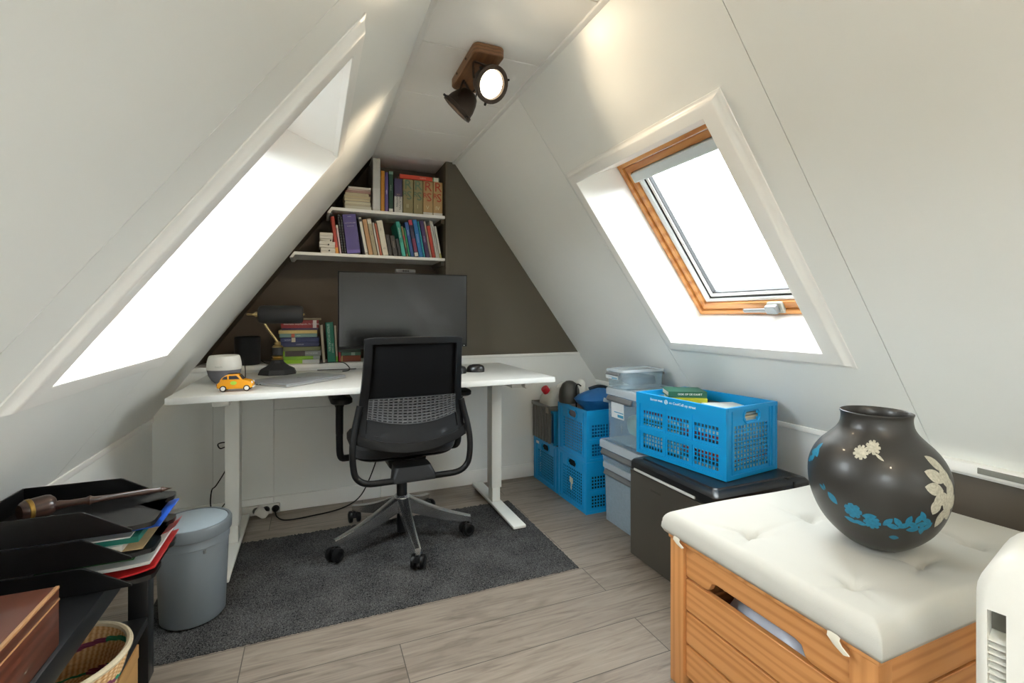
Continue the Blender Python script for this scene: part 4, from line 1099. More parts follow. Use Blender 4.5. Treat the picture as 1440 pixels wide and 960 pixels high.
for x in (.04, .46):
    for y in (.04, .47): lathe(b, [(.014, 0), (.014, .0125)], 12, Mx.Translation((x, y, .0004)))
O('foot', b, blackp, t)
text('COOLMAX', .013, mat('fridge_lettering', '24221f', .4), t, tmx((-.0008, .33, .345), (0, -1, 0), (0, 0, 1)))
# ---------------------------------------------------------------- papers in the big crate
mxb = Mx.Translation(V((1.608, 1.654, FZ))) @ Mx.Rotation(R(7.2), 4, 'Z')
def incrate(name, label, x, y, z, w, d, h, col, ang=0, tilt=0, cat='magazine', titles=None, group=None, pag=True):
    t = E(name, label, cat, group=group)
    t.matrix_world = mxb @ Mx.Translation((x, y, z)) @ Mx.Rotation(R(ang), 4, 'Z') @ Mx.Rotation(R(tilt), 4, 'X')
    b = bm_(); box(b, -w / 2, w / 2, -d / 2, d / 2, 0, h * .12); box(b, -w / 2, w / 2, -d / 2, d / 2, h * .88, h); box(b, -w / 2 - .0006, -w / 2 + .0015, -d / 2, d / 2, 0, h); O('cover', b, cov(col), t)
    b = bm_(); box(b, -w / 2 + .002, w / 2 - .003, -d / 2 + .003, d / 2 - .003, h * .125, h * .875); O('pages', b, paper, t)
    return t
GM = 'magazines filling the big blue crate'
zz = .012
cols = ['b8b4ac', '3a3a3a', 'c0392b', 'd8d4c8', '2a4a6a', 'a83232', 'd0ccc0', '55565a', 'c8b898', 'e0dcd0', '8a2a3a', 'dad6ca', '4a5a48', 'd6d2c6', '38343a', 'cfcac0', 'd9d5cb', '2f2c2c']
nm = ['lowest', 'second lowest', 'third lowest', 'fourth lowest', 'fifth lowest', 'sixth lowest', 'seventh lowest', 'eighth lowest', 'ninth lowest']
for k, c in enumerate(cols[:9]):
    y = -.105 if k % 2 else -.11
    incrate('magazine', nm[k] + ' magazine in the pile near the handled end of the big crate', .0, y, zz, .265, .215, .0235, c, rnd.uniform(-1.5, 1.5), group=GM)
    incrate('magazine', nm[k] + ' magazine in the pile at the far end of the big crate', .0, .118, zz, .265, .215, .0235, cols[17 - k], rnd.uniform(-1.5, 1.5), group=GM)
    zz += .0243
ztop = zz + .001
incrate('magazine', 'black covered magazine on top at the handled end of the big crate', .0, -.10, ztop, .25, .21, .012, '1d1c1c', 3, group=GM)
incrate('magazine', 'white printed magazine tilted on the handled end of the big crate', .035, -.10, ztop + .014, .15, .16, .008, 'd9d9d4', -22, group=GM)
incrate('magazine', 'dark magazine with red print on top at the far end of the big crate', .0, .115, ztop, .255, .21, .014, '2a2422', -2, group=GM)
yb = incrate('book', 'yellow green book lying in the big blue crate', .0, .10, ztop + .016, .15, .17, .024, 'b5b42a', 50, 0, cat='book')
gb = incrate('book', 'dark green book with white title topping the big crate', -.0, .105, ztop + .0415, .145, .168, .026, '1f5a44', 54, 0, cat='book')
text('OOK OP DE KAART', .012, txtw, gb, tmx((-.0735, -.01, .014), (0, -1, 0), (0, 0, 1)), 'spine_title')
# ================================================================ PINE BENCH CHEST
t = E('pine_storage_bench', 'slatted pine storage bench under a cream cushion', 'bench', (1.0, .58, 0))
BL, BW = .80, .58
for i, (x, y) in enumerate(((0, 0), (0, BW - .055), (BL - .06, 0), (BL - .06, BW - .055))):
    b = bm_(); box(b, x, x + .045, y, y + .055, 0, .428, .003); O('post', b, pinez, t)
zs = [(.335, .425), (.238, .328), (.141, .231), (.044, .134)]
for k, (z0, z1) in enumerate(zs):
    b = bm_()
    if k == 0:
        pr = [(.056, z0), (.14, z0), (.155, z0 + .005), (.165, z0 + .026), (.18, z0 + .031), (.41, z0 + .031), (.425, z0 + .026), (.435, z0 + .005), (.45, z0), (BW - .056, z0), (BW - .056, z1), (.056, z1)]
        prism(b, pr, FYZ, .010, .028)
    else: box(b, .010, .028, .056, BW - .056, z0, z1)
    O('side_slat', b, pine, t, bevel=.002)
    b = bm_(); box(b, BL - .043, BL - .025, .056, BW - .056, z0, z1); O('side_slat', b, pine, t, bevel=.002)
    for y in (.010, BW - .030):
        b = bm_(); box(b, .046, BL - .061, y, y + .018, z0, z1); O('end_slat', b, pinex, t, bevel=.002)
b = bm_(); box(b, .03, BL - .045, .03, BW - .032, .044, .058); O('chest_bottom', b, pinex, t)
b = bm_(); box(b, -.004, BL - .010, -.004, BW + .004, .4285, .440, .003); O('lid', b, pinex, t)
# white plastic bag seen through the grip slot
b = bm_()
rings = []
for k in range(14):
    s = k / 13; g = math.sin(PI * (.06 + .9 * s)) ** .45
    rings.append([V((.12 * g * math.cos(q) * (1 + .07 * math.sin(6 * q + k * 1.3)), -.19 + .38 * s, .115 + .11 * g * math.sin(q) * (1 + .08 * math.sin(4 * q + 2 * k)))) for q in [2 * PI * i / 26 for i in range(26)]])
loft(b, rings); o = O('plastic_bag', b, mat('white_bag_plastic', 'd9dde8', .3, var=.12, vs=18, bump=.8, bs=14)); o.location = (1.16, .86, .115)
tag(o, 'crumpled white plastic bag inside the pine bench behind its slot', 'bag')
# cushion
b = bm_()
W2, D2, cxx, cyy, zb, T = .835, .615, 1.402, .872, .4412, .066
nx, ny = 150, 110
tufts = [(x, y) for x in (1.12, 1.36, 1.60) for y in (.70, .975)]
def ctop(x, y):
    dx = W2 / 2 - abs(x - cxx); dy = D2 / 2 - abs(y - cyy); d = max(0, min(dx, dy)); e = .035
    prof = math.sqrt(max(0, 1 - (1 - min(1, d / e)) ** 2))
    z = T * .45 + T * .55 * prof
    z += .006 * math.sin((x - 1) * 9) * math.cos((y - .5) * 8)
    for tx, ty in tufts:
        r = math.hypot(x - tx, y - ty); a = math.atan2(y - ty, x - tx)
        z -= .022 * math.exp(-(r / .020) ** 2) + .010 * math.exp(-(r / .075) ** 2) * (1 + .3 * math.sin(3 * a + tx * 20)) + .006 * math.exp(-(r / .10) ** 2) * (max(0, math.cos(2.5 * a + tx * 7 + ty * 5)) ** 14)
    return zb + z
gr = []
for j in range(ny + 1):
    row = []
    for i in range(nx + 1):
        s, q = i / nx * 2 - 1, j / ny * 2 - 1
        f_ = lambda s: math.copysign(1 - (1 - abs(s)) ** 1.25, s)
        x, y = cxx + W2 / 2 * f_(s), cyy + D2 / 2 * f_(q)
        # round the corners a little
        row.append(b.verts.new((x, y, ctop(x, y))))
    gr.append(row)
for j in range(ny):
    for i in range(nx): b.faces.new((gr[j][i], gr[j][i + 1], gr[j + 1][i + 1], gr[j + 1][i]))
ring = gr[0] + [gr[j][nx] for j in range(1, ny + 1)] + gr[ny][-2::-1] + [gr[j][0] for j in range(ny - 1, 0, -1)]
def inset(v, k, z): return b.verts.new((cxx + (v.co.x - cxx) * k, cyy + (v.co.y - cyy) * k, z))
l1 = [inset(v, 1.004, zb + T * .22) for v in ring]; l2 = [inset(v, .985, zb + .001) for v in ring]
n = len(ring)
for A, B in ((ring, l1), (l1, l2)):
    for i in range(n): b.faces.new((A[i], B[i], B[(i + 1) % n], A[(i + 1) % n]))
b.faces.new(l2)
cush = tag(O('bench_cushion', b, mat('cream_cotton', 'c4c2ba', .85, var=.04, vs=5, bump=.12, bs=350), angle=1.2), 'cream tufted seat cushion on the pine bench', 'cushion')
for (yy, l) in ((1.115, .012), (.655, .020)):
    b = bm_(); tube(b, [(.988, yy, .447), (.982, yy, .440), (.983, yy - .004, .440 - l * .5), (.984, yy - .012, .440 - l)], [.006, .006, .005, .004], 6)
    for v in b.verts: v.co.y = yy + (v.co.y - yy) * 2.2; v.co.x = .983 + (v.co.x - .983) * .4
    O('tie_strap', b, mat('cream_tape', 'e0dac8', .8), cush)
# ================================================================ VASE
VX, VY = 1.352, .790
t = E('round_vase', 'big round black vase with turquoise and white flowers on the cushion', 'vase', (VX, VY, max(ctop(VX + q * .066 * math.cos(a), VY + q * .066 * math.sin(a)) for a in range(0, 7) for q in (.5, 1, 1.3)) + .0035))
vp = [(0, 0), (.058, 0), (.066, .004), (.092, .025), (.118, .055), (.137, .092), (.148, .13), (.1515, .165), (.149, .195), (.140, .222), (.124, .248), (.105, .268), (.089, .285), (.080, .300), (.0765, .315), (.0765, .328), (.079, .336), (.077, .338), (.073, .334), (.071, .315), (.078, .29), (.11, .255), (.13, .2), (.12, .1), (.05, .02), (0, .015)]
pp = spline([(r, 0, z) for r, z in vp[1:18]], 4)
prof = [(0, 0)] + [(p.x, p.z) for p in pp] + vp[18:]
b = bm_(); lathe(b, prof, 64, cap=False); O('body', b, mat('satin_black_vase', '2f2d2a', .4, var=.1, vs=8, coat=.15), t)
def vr(h):
    for (r0, z0), (r1, z1) in zip([(p.x, p.z) for p in pp], [(p.x, p.z) for p in pp][1:]):
        if z0 <= h <= z1 and z1 > z0: return r0 + (r1 - r0) * (h - z0) / (z1 - z0)
    return .1
d0 = V((-VX, -VY, 0)).normalized(); rt = V((VY, -VX, 0)).normalized()
def onv(phi, h, off=.0007):
    r = vr(h) + off
    return d0 * (r * math.cos(phi)) + rt * (r * math.sin(phi)) + V((0, 0, h))
def patch(b, pts, phi, h):
    """polygon in local (s, t) metres laid on the vase at (phi, h), as a fan with an inner ring"""
    R0 = max(.03, vr(h))
    c = b.verts.new(onv(phi, h))
    mid = [b.verts.new(onv(phi + s * .5 / R0, h + q * .5)) for s, q in pts]
    out = [b.verts.new(onv(phi + s / R0, h + q)) for s, q in pts]
    n = len(pts)
    for i in range(n):
        j = (i + 1) % n
        b.faces.new((c, mid[i], mid[j])); b.faces.new((mid[i], out[i], out[j], mid[j]))
def daisy(r, n=9, k=.3): return [(r * (1 - k * (math.cos(n * q) < 0) * abs(math.cos(n * q))) * math.cos(q), r * (1 - k * (math.cos(n * q) < 0) * abs(math.cos(n * q))) * math.sin(q)) for q in [2 * PI * i / (n * 4) for i in range(n * 4)]]
def leaf(l, w, a):
    o = []
    for i in range(9): s = i / 8; o.append((l * (s - .5), w * math.sin(PI * s) ** .8))
    for i in range(1, 8): s = 1 - i / 8; o.append((l * (s - .5), -w * math.sin(PI * s) ** .8))
    return [(x * math.cos(a) - y * math.sin(a), x * math.sin(a) + y * math.cos(a)) for x, y in o]
wv = mat('vase_cream_print', 'b5b09e', .6, var=.5, vs=170); tv = mat('vase_turquoise_print', '167392', .5, var=.4, vs=150)
b = bm_()
patch(b, daisy(.015), R(-3), .266); patch(b, daisy(.0155), R(-14), .252); patch(b, leaf(.022, .003, -.7), R(3), .248); O('cream_flower_print', b, wv, t, flat=True)
b = bm_()
for (ph, h, l, w, a) in ((58, .238, .05, .012, 2.4), (50, .214, .055, .014, 2.7), (46, .188, .05, .014, 2.9), (62, .21, .05, .017, 1.6), (66, .18, .06, .018, 1.5), (52, .165, .045, .016, .3), (47, .148, .04, .014, 1.2), (60, .150, .05, .015, 1.9), (55, .118, .05, .013, 1.2), (64, .125, .04, .012, 2.2), (70, .150, .04, .014, 1.0)):
    patch(b, leaf(l, w, a), R(ph), h)
O('cream_flower_print', b, wv, t, flat=True)
b = bm_()
patch(b, leaf(.034, .009, -.85), R(-36), .128); patch(b, leaf(.02, .004, -.6), R(-47), .146); patch(b, leaf(.016, .003, -1.2), R(-44), .15)
patch(b, daisy(.019, 7, .2), R(-18), .112); patch(b, daisy(.017, 8, .25), R(-3), .093); patch(b, leaf(.03, .006, -.3), R(-21), .085); patch(b, leaf(.026, .006, -.2), R(-13), .084); patch(b, leaf(.03, .007, .2), R(-5), .108)
for (ph, h, a) in ((9, .102, .9), (13, .093, -.3), (17, .105, 2.2), (22, .098, .5), (25, .112, 1.3), (29, .102, -.5), (33, .118, 1.1), (37, .105, .2), (36, .125, 2.0), (41, .112, -.6), (43, .098, .9), (38, .09, 1.8), (30, .09, .2)):
    patch(b, leaf(.028, .0065, a), R(ph), h)
O('turquoise_flower_print', b, tv, t, flat=True)
b = bm_(); patch(b, leaf(.02, .006, 0), R(16), .062); O('turquoise_flower_print', b, tv, t, flat=True)
b = bm_()
for (ph, h, a) in ((-66, .235, 1.2), (-70, .222, .2), (-63, .224, 2.4), (-67, .212, 1.7), (-72, .20, .6)): patch(b, leaf(.03, .008, a), R(ph), h)
O('turquoise_flower_print', b, tv, t, flat=True)
# ================================================================ WHITE HEATER, LOWER RIGHT
hang = R(13)
t = E('electric_heater', 'white rounded electric heater with side louvres beside the bench', 'heater', (.918, .40, 0), hang)
hm = mat('white_heater_shell', 'e6e4dc', .4)
# local: face plane y-z at x=0, far edge y=0 running to y=-.42
def hprof(k):
    y0, y1, z0, z1, r = -.42 + k, -k, .02 + k, .757 - k, .075 - k * .5
    out = []
    for (cy, cz, a0) in ((y1 - r, z1 - r, 0), (y0 + r, z1 - r, 90), (y0 + r, z0 + r, 180), (y1 - r, z0 + r, 270)):
        for i in range(9):
            a = R(a0 + 90 * i / 8); out.append((cy + r * math.cos(a), cz + r * math.sin(a)))
    return out
b = bm_()
pr0 = hprof(.012); slot = [(-.012 - .002, .30), (-.012 - .002, .665), (-.034, .665), (-.034, .30)]
outer = [b.verts.new((0, y, z)) for y, z in pr0]
eo = [b.edges.new((outer[i], outer[(i + 1) % len(outer)])) for i in range(len(outer))]
inn = [b.verts.new((0, y, z)) for y, z in slot]
ei = [b.edges.new((inn[i], inn[(i + 1) % 4])) for i in range(4)]
bmesh.ops.triangle_fill(b, use_beauty=True, edges=eo + ei)
deep = [b.verts.new((.03, y, z)) for y, z in slot]
for i in range(4): b.faces.new((inn[i], deep[i], deep[(i + 1) % 4], inn[(i + 1) % 4]))
b.faces.new(deep)
rs = [outer] + [[b.verts.new((x, y, z)) for y, z in hprof(k)] for x, k in ((.003, .0055), (.012, 0), (.17, 0), (.18, .004), (.184, .012))]
for A, B in zip(rs, rs[1:]):
    for i in range(len(A)): b.faces.new((A[i], B[i], B[(i + 1) % len(A)], A[(i + 1) % len(A)]))
b.faces.new(rs[-1])
O('housing', b, hm, t)
b = bm_(); box(b, .0285, .0295, -.0338, -.0142, .301, .664); O('slot_back', b, mat('heater_dark', '6f6d66', .6), t)
for k in range(33):
    z = .305 + k * .0098
    b = bm_(); prism(b, [(.004, z), (.007, z), (.028, z + .008), (.025, z + .008)], FXZ, -.0336, -.0144); O('louvre', b, hm, t)
b = bm_()
for y in (-.36, -.06): box(b, .01, .17, y - .03, y + .03, 0, .022, .004)
O('foot', b, greypl, t)
# ================================================================ WASTE BIN
t = E('waste_bin', 'grey plastic lidded bucket on the rug beside the black table', 'bin', (-.405, 2.06, RUG))
binm = mat('grey_bin_plastic', '767d83', .45, var=.04)
b = bm_(); lathe(b, [(0, 0), (.112, 0), (.118, .006), (.131, .27), (.134, .272), (.134, .30), (.130, .302), (.126, .302), (.124, .27), (.112, .01), (0, .008)], 48, cap=False, sx=.86, sy=.86); O('bucket', b, binm, t)
b = bm_(); lathe(b, [(.136, .30), (.142, .303), (.143, .335), (.138, .342), (.130, .342), (.128, .336), (0, .334)], 48, cap=False, sx=.86, sy=.86); lathe(b, [(.136, .30), (0, .30001)], 48, cap=False, sx=.86, sy=.86)
O('rim', b, mat('grey_bin_rim', '63696d', .45), t)
b = bm_(); lathe(b, [(0, .3345), (.122, .3365), (.126, .340), (.120, .343), (0, .346)], 48, cap=False, sx=.86, sy=.86); O('lid', b, mat('pale_bin_lid', '8d989f', .4), t)
b = bm_(); box(b, -.004, .004, -.1185, -.111, .255, .268, .001); O('catch', b, greypl, t); t.rotation_euler = (0, 0, R(28))
# ================================================================ BLACK TABLE WITH TRAYS
t = E('black_side_table', 'narrow black side table with a lower shelf by the left knee wall', 'table', (0, 0, 0))
TX0, TX1, TY0, TY1 = -.752, -.455, .70, 1.79
tb = mat('black_table_foil', '17181a', .38, var=.08)
b = bm_(); box(b, TX0, TX1, TY0, TY1, .40, .45, .002); O('tabletop', b, tb, t)
for x, y in ((TX1 - .05, TY1 - .055), (TX0, TY1 - .055), (TX1 - .05, TY0), (TX0, TY0)):
    b = bm_(); box(b, x, x + .05, y, y + .055, .0005, .3995, .002); O('leg', b, tb, t)
b = bm_(); box(b, TX0 + .001, TX1 - .001, TY0 + .056, TY1 - .056, .178, .203, .002); O('shelf', b, tb, t)
# letter trays
def tray(label, z):
    t = E('letter_tray', label, 'tray', (-.705, 1.535, z), group='black letter trays on the side table')
    L, hw, H = .30, .123, .062
    b = bm_()
    pl = [(0, -hw), (L + .005, -hw), (L + .037, -hw + .012), (L + .042, -hw + .022), (L + .042, -.045), (L + .032, -.035), (L - .03, .033), (L + .034, .06), (L + .042, .07), (L + .042, hw - .022), (L + .037, hw - .012), (L + .005, hw), (0, hw)]
    A = [b.verts.new((x, y, .002)) for x, y in pl]; B = [b.verts.new((x, y, .013)) for x, y in pl]
    b.faces.new(A); b.faces.new(B)
    for i in range(len(pl)): b.faces.new((A[i], B[i], B[(i + 1) % len(pl)], A[(i + 1) % len(pl)]))
    bmesh.ops.triangulate(b, faces=[f for f in b.faces if len(f.verts) > 4])
    O('tray_bottom', b, blackt, t)
    for s in (-1, 1):
        b = bm_(); y = s * (hw + .002)
        prism(b, [(0, .0), (L + .003, .0), (L + .003, .007), (L * .71, H - .002), (L * .69, H), (0, H)], FXZ, y - .002, y + .002); O('side_wall', b, blackt, t, bevel=.001)
    b = bm_(); box(b, -.004, 0, -hw - .004, hw + .004, 0, H, .001); O('rear_wall', b, blackt, t)
    return t
TZ = [.4512, .5162, .5812]
tray('bottom black letter tray holding the red folder', TZ[0])
tray('middle black letter tray holding the blue folder', TZ[1])
tray('top black letter tray with the wooden gavel', TZ[2])
def sheet(name, label, x0, x1, y0, y1, z, th, col, cat, curl=0, rough=.5, skew=0):
    b = bm_()
    n = 14
    top, bot = [], []
    for i in range(n + 1):
        s = i / n; x = x0 + (x1 - x0) * s
        zz = z + curl * max(0, (s - .72) / .28) ** 2
        for lst, dz in ((bot, 0), (top, th)): lst.append([b.verts.new((x + skew * (y - y0), y, zz + dz)) for y in (y0, y1)])
    for i in range(n):
        b.faces.new((top[i][0], top[i + 1][0], top[i + 1][1], top[i][1])); b.faces.new((bot[i][0], bot[i][1], bot[i + 1][1], bot[i + 1][0]))
        for k in (0, 1): b.faces.new((top[i][k], bot[i][k], bot[i + 1][k], top[i + 1][k]))
    for i in (0, n): b.faces.new((top[i][0], top[i][1], bot[i][1], bot[i][0]))
    return tag(O(name, b, cov(col, rough), angle=.5), label, cat)
z = TZ[1] + .0142
sheet('photo_leaflet', 'leaflet with a brown photo lying in the middle tray', -.69, -.385, 1.425, 1.60, z, .0015, 'b59a72', 'leaflet')
sheet('paper_stack', 'white paper stack under the teal folder in the middle tray', -.69, -.425, 1.42, 1.63, z + .002, .014, 'cfccc4', 'paper')
sheet('teal_folder', 'teal green folder lying in the middle tray', -.69, -.395, 1.43, 1.63, z + .0165, .014, '1f6f62', 'folder')
sheet('white_folder', 'white document on the teal folder in the middle tray', -.69, -.41, 1.425, 1.62, z + .031, .003, 'd6d6d2', 'paper')
sheet('blue_folder', 'bright blue plastic folder on top in the middle tray', -.69, -.358, 1.455, 1.648, z + .0345, .0025, '2450b0', 'folder', .004, .3)
z = TZ[0] + .0142
sheet('red_folder', 'red folder sticking out of the bottom tray', -.69, -.360, 1.425, 1.65, z, .004, 'c42a2c', 'folder', .014, .4)
sheet('paper_stack', 'white paper stack lying in the bottom tray', -.69, -.372, 1.430, 1.648, z + .0185, .008, 'd0d0cc', 'paper', .004)
sheet('green_leaflet', 'green printed leaflet on the papers in the bottom tray', -.60, -.41, 1.45, 1.56, z + .0312, .001, '2f6b34', 'leaflet')
sheet('red_sleeve', 'thin red plastic sleeve sticking up from the bottom tray', -.50, -.352, 1.585, 1.652, z + .0320, .0015, 'c8302e', 'folder', .020, .3)
# gavel
t = E('wooden_gavel', 'dark turned wooden gavel lying in the top tray', 'gavel', (0, 0, 0))
dw = wood('dark_turned_wood', '4a3228', '2b1c16', (20, 3, 20), .28, ring=1.2, dist=3, coat=.3)
G0 = V((-.632, 1.545, TZ[2] + .0132 + .0285)); ga = R(-66)
hd = Mx.Translation(G0) @ Mx.Rotation(ga + PI / 2 + .35, 4, 'Z') @ Mx.Rotation(PI / 2, 4, 'Y')
b = bm_(); lathe(b, [(0, -.034), (.018, -.033), (.024, -.027), (.026, -.02), (.0265, -.012), (.0265, .012), (.026, .02), (.024, .027), (.018, .033), (0, .034)], 28, hd); O('head', b, dw, t)
b = bm_(); lathe(b, [(.0264, -.022), (.0276, -.021), (.0276, -.013), (.0264, -.012)], 28, hd, cap=False); O('brass_band', b, mat('worn_brass', '9a7a3e', .35, .9), t)
hv = V((.245, .075, -.012)).normalized()
b = bm_(); lathe(b, [(0, .02), (.008, .022), (.011, .04), (.008, .06), (.0085, .09), (.0125, .098), (.0085, .106), (.007, .14), (.0085, .22), (.006, .245), (.008, .25), (.005, .256), (0, .275)], 16, aim(G0, hv)); O('handle', b, dw, t)
# wooden box
t = E('wooden_box', 'red brown lidded wooden box on the black side table', 'box', (-.463, 1.215, .4508))
b = bm_(); box(b, -.24, 0, -.36, 0, 0, .088, .002); O('body', b, redwood, t)
b = bm_(); box(b, -.24, 0, -.36, 0, .0888, .116, .002); O('lid', b, redwood, t)
b = bm_(); box(b, -.003, .0006, -.36, .0004, .088, .0915); box(b, -.006, .0006, -.36, .0004, .111, .1166, .001); O('edge_banding', b, mat('pale_edge_wood', 'b98a5e', .4), t)
# coiled basket on the lower shelf
t = E('coiled_basket', 'coiled straw basket with green and purple dashes on the lower shelf', 'basket', (-.552, 1.40, .2046))
prof = [(0, .006)] + [(.02 + .09 * k / 8, .006) for k in range(9)]
b = bm_()
path = []
for k in range(0, 560):
    q = k / 24 * 2 * PI
    turn = k / 24
    if turn < 12: r, z = .004 + turn * .0085, .0045
    else: s = (turn - 12) / 11.3; r, z = .106 + .036 * s ** .8, .0045 + .098 * s
    path.append((r * math.cos(q), r * math.sin(q), z))
tube(b, path, .0052, 7)
def basket_material():
    m, nt, p = new('coiled_straw'); L = nt.links.new
    tc = N(nt, 'ShaderNodeTexCoord'); sp = N(nt, 'ShaderNodeSeparateXYZ'); L(tc.outputs['Object'], sp.inputs[0])
    at = N(nt, 'ShaderNodeMath', operation='ARCTAN2'); L(sp.outputs['Y'], at.inputs[0]); L(sp.outputs['X'], at.inputs[1])
    st = N(nt, 'ShaderNodeMath', operation='MULTIPLY'); st.inputs[1].default_value = 60; L(at.outputs[0], st.inputs[0])
    si = N(nt, 'ShaderNodeMath', operation='SINE'); L(st.outputs[0], si.inputs[0])
    ln = N(nt, 'ShaderNodeVectorMath', operation='LENGTH'); L(tc.outputs['Object'], ln.inputs[0])
    a6 = N(nt, 'ShaderNodeMath', operation='MULTIPLY_ADD'); a6.inputs[1].default_value = 4; L(at.outputs[0], a6.inputs[0])
    l6 = N(nt, 'ShaderNodeMath', operation='MULTIPLY'); l6.inputs[1].default_value = 150; L(ln.outputs['Value'], l6.inputs[0]); L(l6.outputs[0], a6.inputs[2])
    s6 = N(nt, 'ShaderNodeMath', operation='SINE'); L(a6.outputs[0], s6.inputs[0])
    gt = N(nt, 'ShaderNodeMath', operation='GREATER_THAN'); gt.inputs[1].default_value = .8; L(s6.outputs[0], gt.inputs[0])
    n3 = N(nt, 'ShaderNodeTexNoise', Scale=9.0); L(tc.outputs['Object'], n3.inputs['Vector'])
    g2 = N(nt, 'ShaderNodeMath', operation='GREATER_THAN'); g2.inputs[1].default_value = .56; L(n3.outputs['Fac'], g2.inputs[0])
    c2 = N(nt, 'ShaderNodeMix', data_type='RGBA'); c2.inputs['A'].default_value = hx('1f7a58'); c2.inputs['B'].default_value = hx('74304e'); L(g2.outputs[0], c2.inputs['Factor'])
    base = N(nt, 'ShaderNodeMix', data_type='RGBA'); base.inputs['A'].default_value = hx('b98a55'); base.inputs['B'].default_value = hx('dab78a')
    mr = N(nt, 'ShaderNodeMapRange'); mr.inputs[1].default_value = -1; L(si.outputs[0], mr.inputs[0]); L(mr.outputs[0], base.inputs['Factor'])
    fin = N(nt, 'ShaderNodeMix', data_type='RGBA'); L(base.outputs['Result'], fin.inputs['A']); L(c2.outputs['Result'], fin.inputs['B']); L(gt.outputs[0], fin.inputs['Factor'])
    L(fin.outputs['Result'], p.inputs['Base Color']); p.inputs['Roughness'].default_value = .8
    return m
O('bowl', b, basket_material(), t)
b = bm_(); tube(b, [(.143 * math.cos(q), .143 * math.sin(q), .107) for q in [2 * PI * i / 60 for i in range(60)]], .0072, 8, closed=True); O('rim', b, mat('pale_rim_wrap', 'cdbfa2', .8, var=.15, vs=200), t)
# carton under the shelf
t = E('cardboard_carton', 'tan cardboard carton on the floor under the black table', 'carton', (-.457, 1.66, .0006))
crt = mat('tan_cardboard', 'b98d55', .8, var=.06)
b = bm_(); box(b, -.24, -.002, -.42, -.002, 0, .128, .001); O('body', b, crt, t)
b = bm_(); box(b, -.242, 0, -.422, 0, .130, .168, .0015); O('lid', b, crt, t)
# ================================================================ POWER STRIP AND CABLES
t = E('power_strip', 'white power strip lying against the back baseboard under the desk', 'power strip', (-.172, 2.955, .002))
b = bm_(); box(b, -.20, 0, 0, .02, .0, .055, .008); O('body', b, mat('strip_white', 'cfcdc6', .45), t)
for k in range(3):
    x = -.022 - k * .047
    b = bm_(); lathe(b, [(.019, 0), (.019, .003), (.016, .003), (.015, .001), (0, .001)], 20, aim((x, -.0002, .028), (0, -1, 0)), cap=False); O('socket', b, mat('socket_grey', '5a5954', .5) if k == 2 else blackp, t)
tp = E('black_plug', 'black plug in the power strip at its outer socket', 'plug', (-.194, 2.9505, .030))
def plug(t):
    b = bm_(); lathe(b, [(0, .001), (.016, .001), (.017, .006), (.013, .018), (.006, .03), (0, .031)], 18, aim((0, 0, 0), (0, -1, 0))); O('body', b, blackp, t)
plug(tp); tp2 = E('black_plug', 'black plug in the power strip at its middle socket', 'plug', (-.241, 2.9505, .030)); plug(tp2)
t = E('white_adapter', 'white plug adapter tilted on the power strip beside the desk leg', 'adapter', (-.262, 2.944, .024), rot=(0, R(38), 0))
b = bm_(); box(b, -.032, .032, -.034, .006, -.018, .024, .006); O('body', b, mat('adapter_white', 'd2d0c8', .45), t)
b = bm_(); tube(b, [(-.194, 2.916, .030), (-.18, 2.88, .008), (-.13, 2.83, .0045), (.0, 2.84, .0045), (.14, 2.88, .0045), (.24, 2.93, .03), (.30, 2.94, .12), (.36, 2.93, .30), (.40, 2.90, .55), (.42, 2.88, .68)], .0035, 8, smooth=8)
tag(O('black_power_cable', b, blackp), 'black cable running from the power strip across the floor behind the chair', 'cable')
b = bm_(); tube(b, [(-.41, 2.93, .40), (-.43, 2.93, .425), (-.465, 2.93, .42), (-.455, 2.93, .395), (-.425, 2.93, .40), (-.405, 2.935, .36), (-.43, 2.94, .28), (-.475, 2.945, .20), (-.498, 2.95, .17), (-.50, 2.95, .08), (-.46, 2.94, .0045), (-.40, 2.93, .0045)], .0032, 7, smooth=8)
tag(O('hanging_cable', b, blackp), 'black looped cable on the wall left of the desk leg', 'cable')
b = bm_(); tube(b, [(-.40, 2.95, .30), (-.385, 2.945, .20), (-.42, 2.945, .12), (-.46, 2.95, .06), (-.47, 2.95, .0045)], .0032, 7, smooth=8)
tag(O('hanging_cable', b, blackp), 'second black cable hanging between the bin and the desk leg', 'cable')

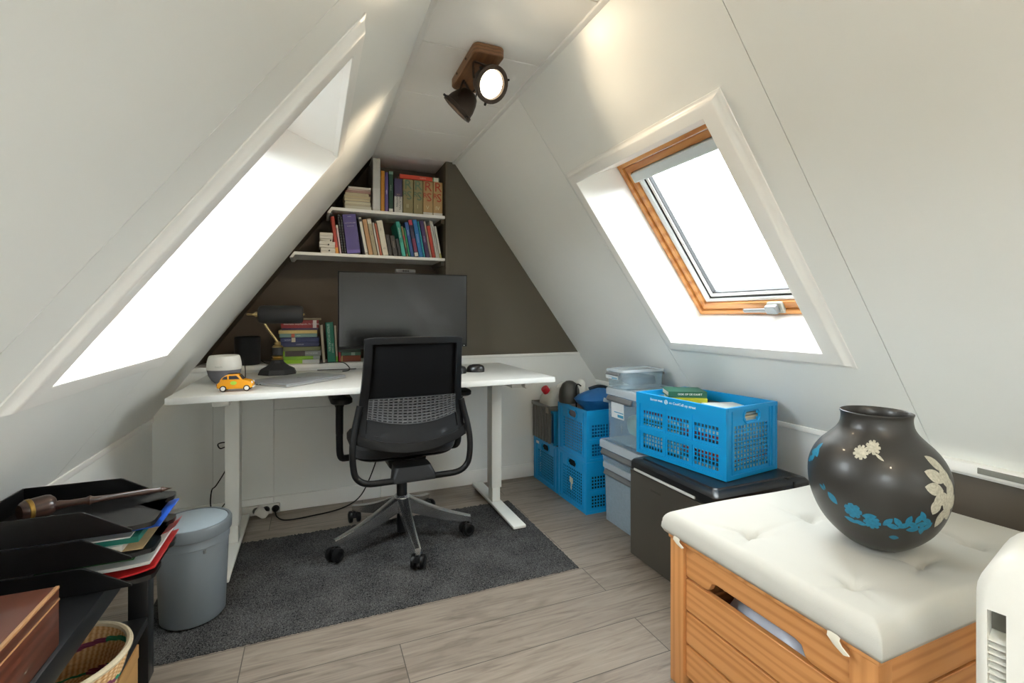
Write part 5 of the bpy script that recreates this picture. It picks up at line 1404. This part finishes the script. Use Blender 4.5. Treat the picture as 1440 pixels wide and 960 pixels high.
# ================================================================ LIGHT, SKY, CAMERA
w = bpy.data.worlds.new('overcast_sky'); SC.world = w; w.use_nodes = True
nt = w.node_tree; L = nt.links.new
bg = nt.nodes['Background']; bg.inputs['Strength'].default_value = 18.0
tc = N(nt, 'ShaderNodeTexCoord'); sp = N(nt, 'ShaderNodeSeparateXYZ'); L(tc.outputs['Generated'], sp.inputs[0])
n1 = N(nt, 'ShaderNodeTexNoise', Scale=6.0, Detail=3.0); L(tc.outputs['Generated'], n1.inputs['Vector'])
ma = N(nt, 'ShaderNodeMath', operation='MULTIPLY_ADD'); ma.inputs[1].default_value = -.12; ad = N(nt, 'ShaderNodeMath', operation='ADD'); ad.inputs[1].default_value = .08; L(sp.outputs['Z'], ad.inputs[0]); L(n1.outputs['Fac'], ma.inputs[0]); L(ad.outputs[0], ma.inputs[2])
rp = N(nt, 'ShaderNodeValToRGB')
e = rp.color_ramp.elements
e[0].position = 0.0; e[0].color = (.05, .052, .045, 1)
e[1].position = 1.0; e[1].color = (.90, .965, 1.0, 1)
q = e.new(.062); q.color = (.047, .050, .048, 1)
q = e.new(.085); q.color = (.09, .095, .10, 1)
q = e.new(.15); q.color = (.90, .965, 1.0, 1)
L(ma.outputs[0], rp.inputs[0]); L(rp.outputs[0], bg.inputs['Color'])

cam = bpy.data.cameras.new('camera'); co = bpy.data.objects.new('camera', cam); C.objects.link(co)
co.location = (0, 0, EYE); co.rotation_euler = (PI / 2, 0, -YAW)
cam.sensor_width = 36; cam.sensor_fit = 'HORIZONTAL'; cam.lens = F / 1440 * 36; cam.shift_y = -37 / 1440
cam.clip_start = .03
SC.camera = co
vs_ = SC.view_settings
SC.display_settings.display_device = 'sRGB'
vs_.view_transform = 'Standard'; vs_.look = 'None'; vs_.exposure = 0.05; vs_.gamma = 1.0
vs_.use_curve_mapping = False
cy = SC.cycles
cy.use_denoising = True
cy.max_bounces = 12; cy.diffuse_bounces = 8; cy.transparent_max_bounces = 24; cy.caustics_reflective = False; cy.caustics_refractive = False
cy.sample_clamp_indirect = 8
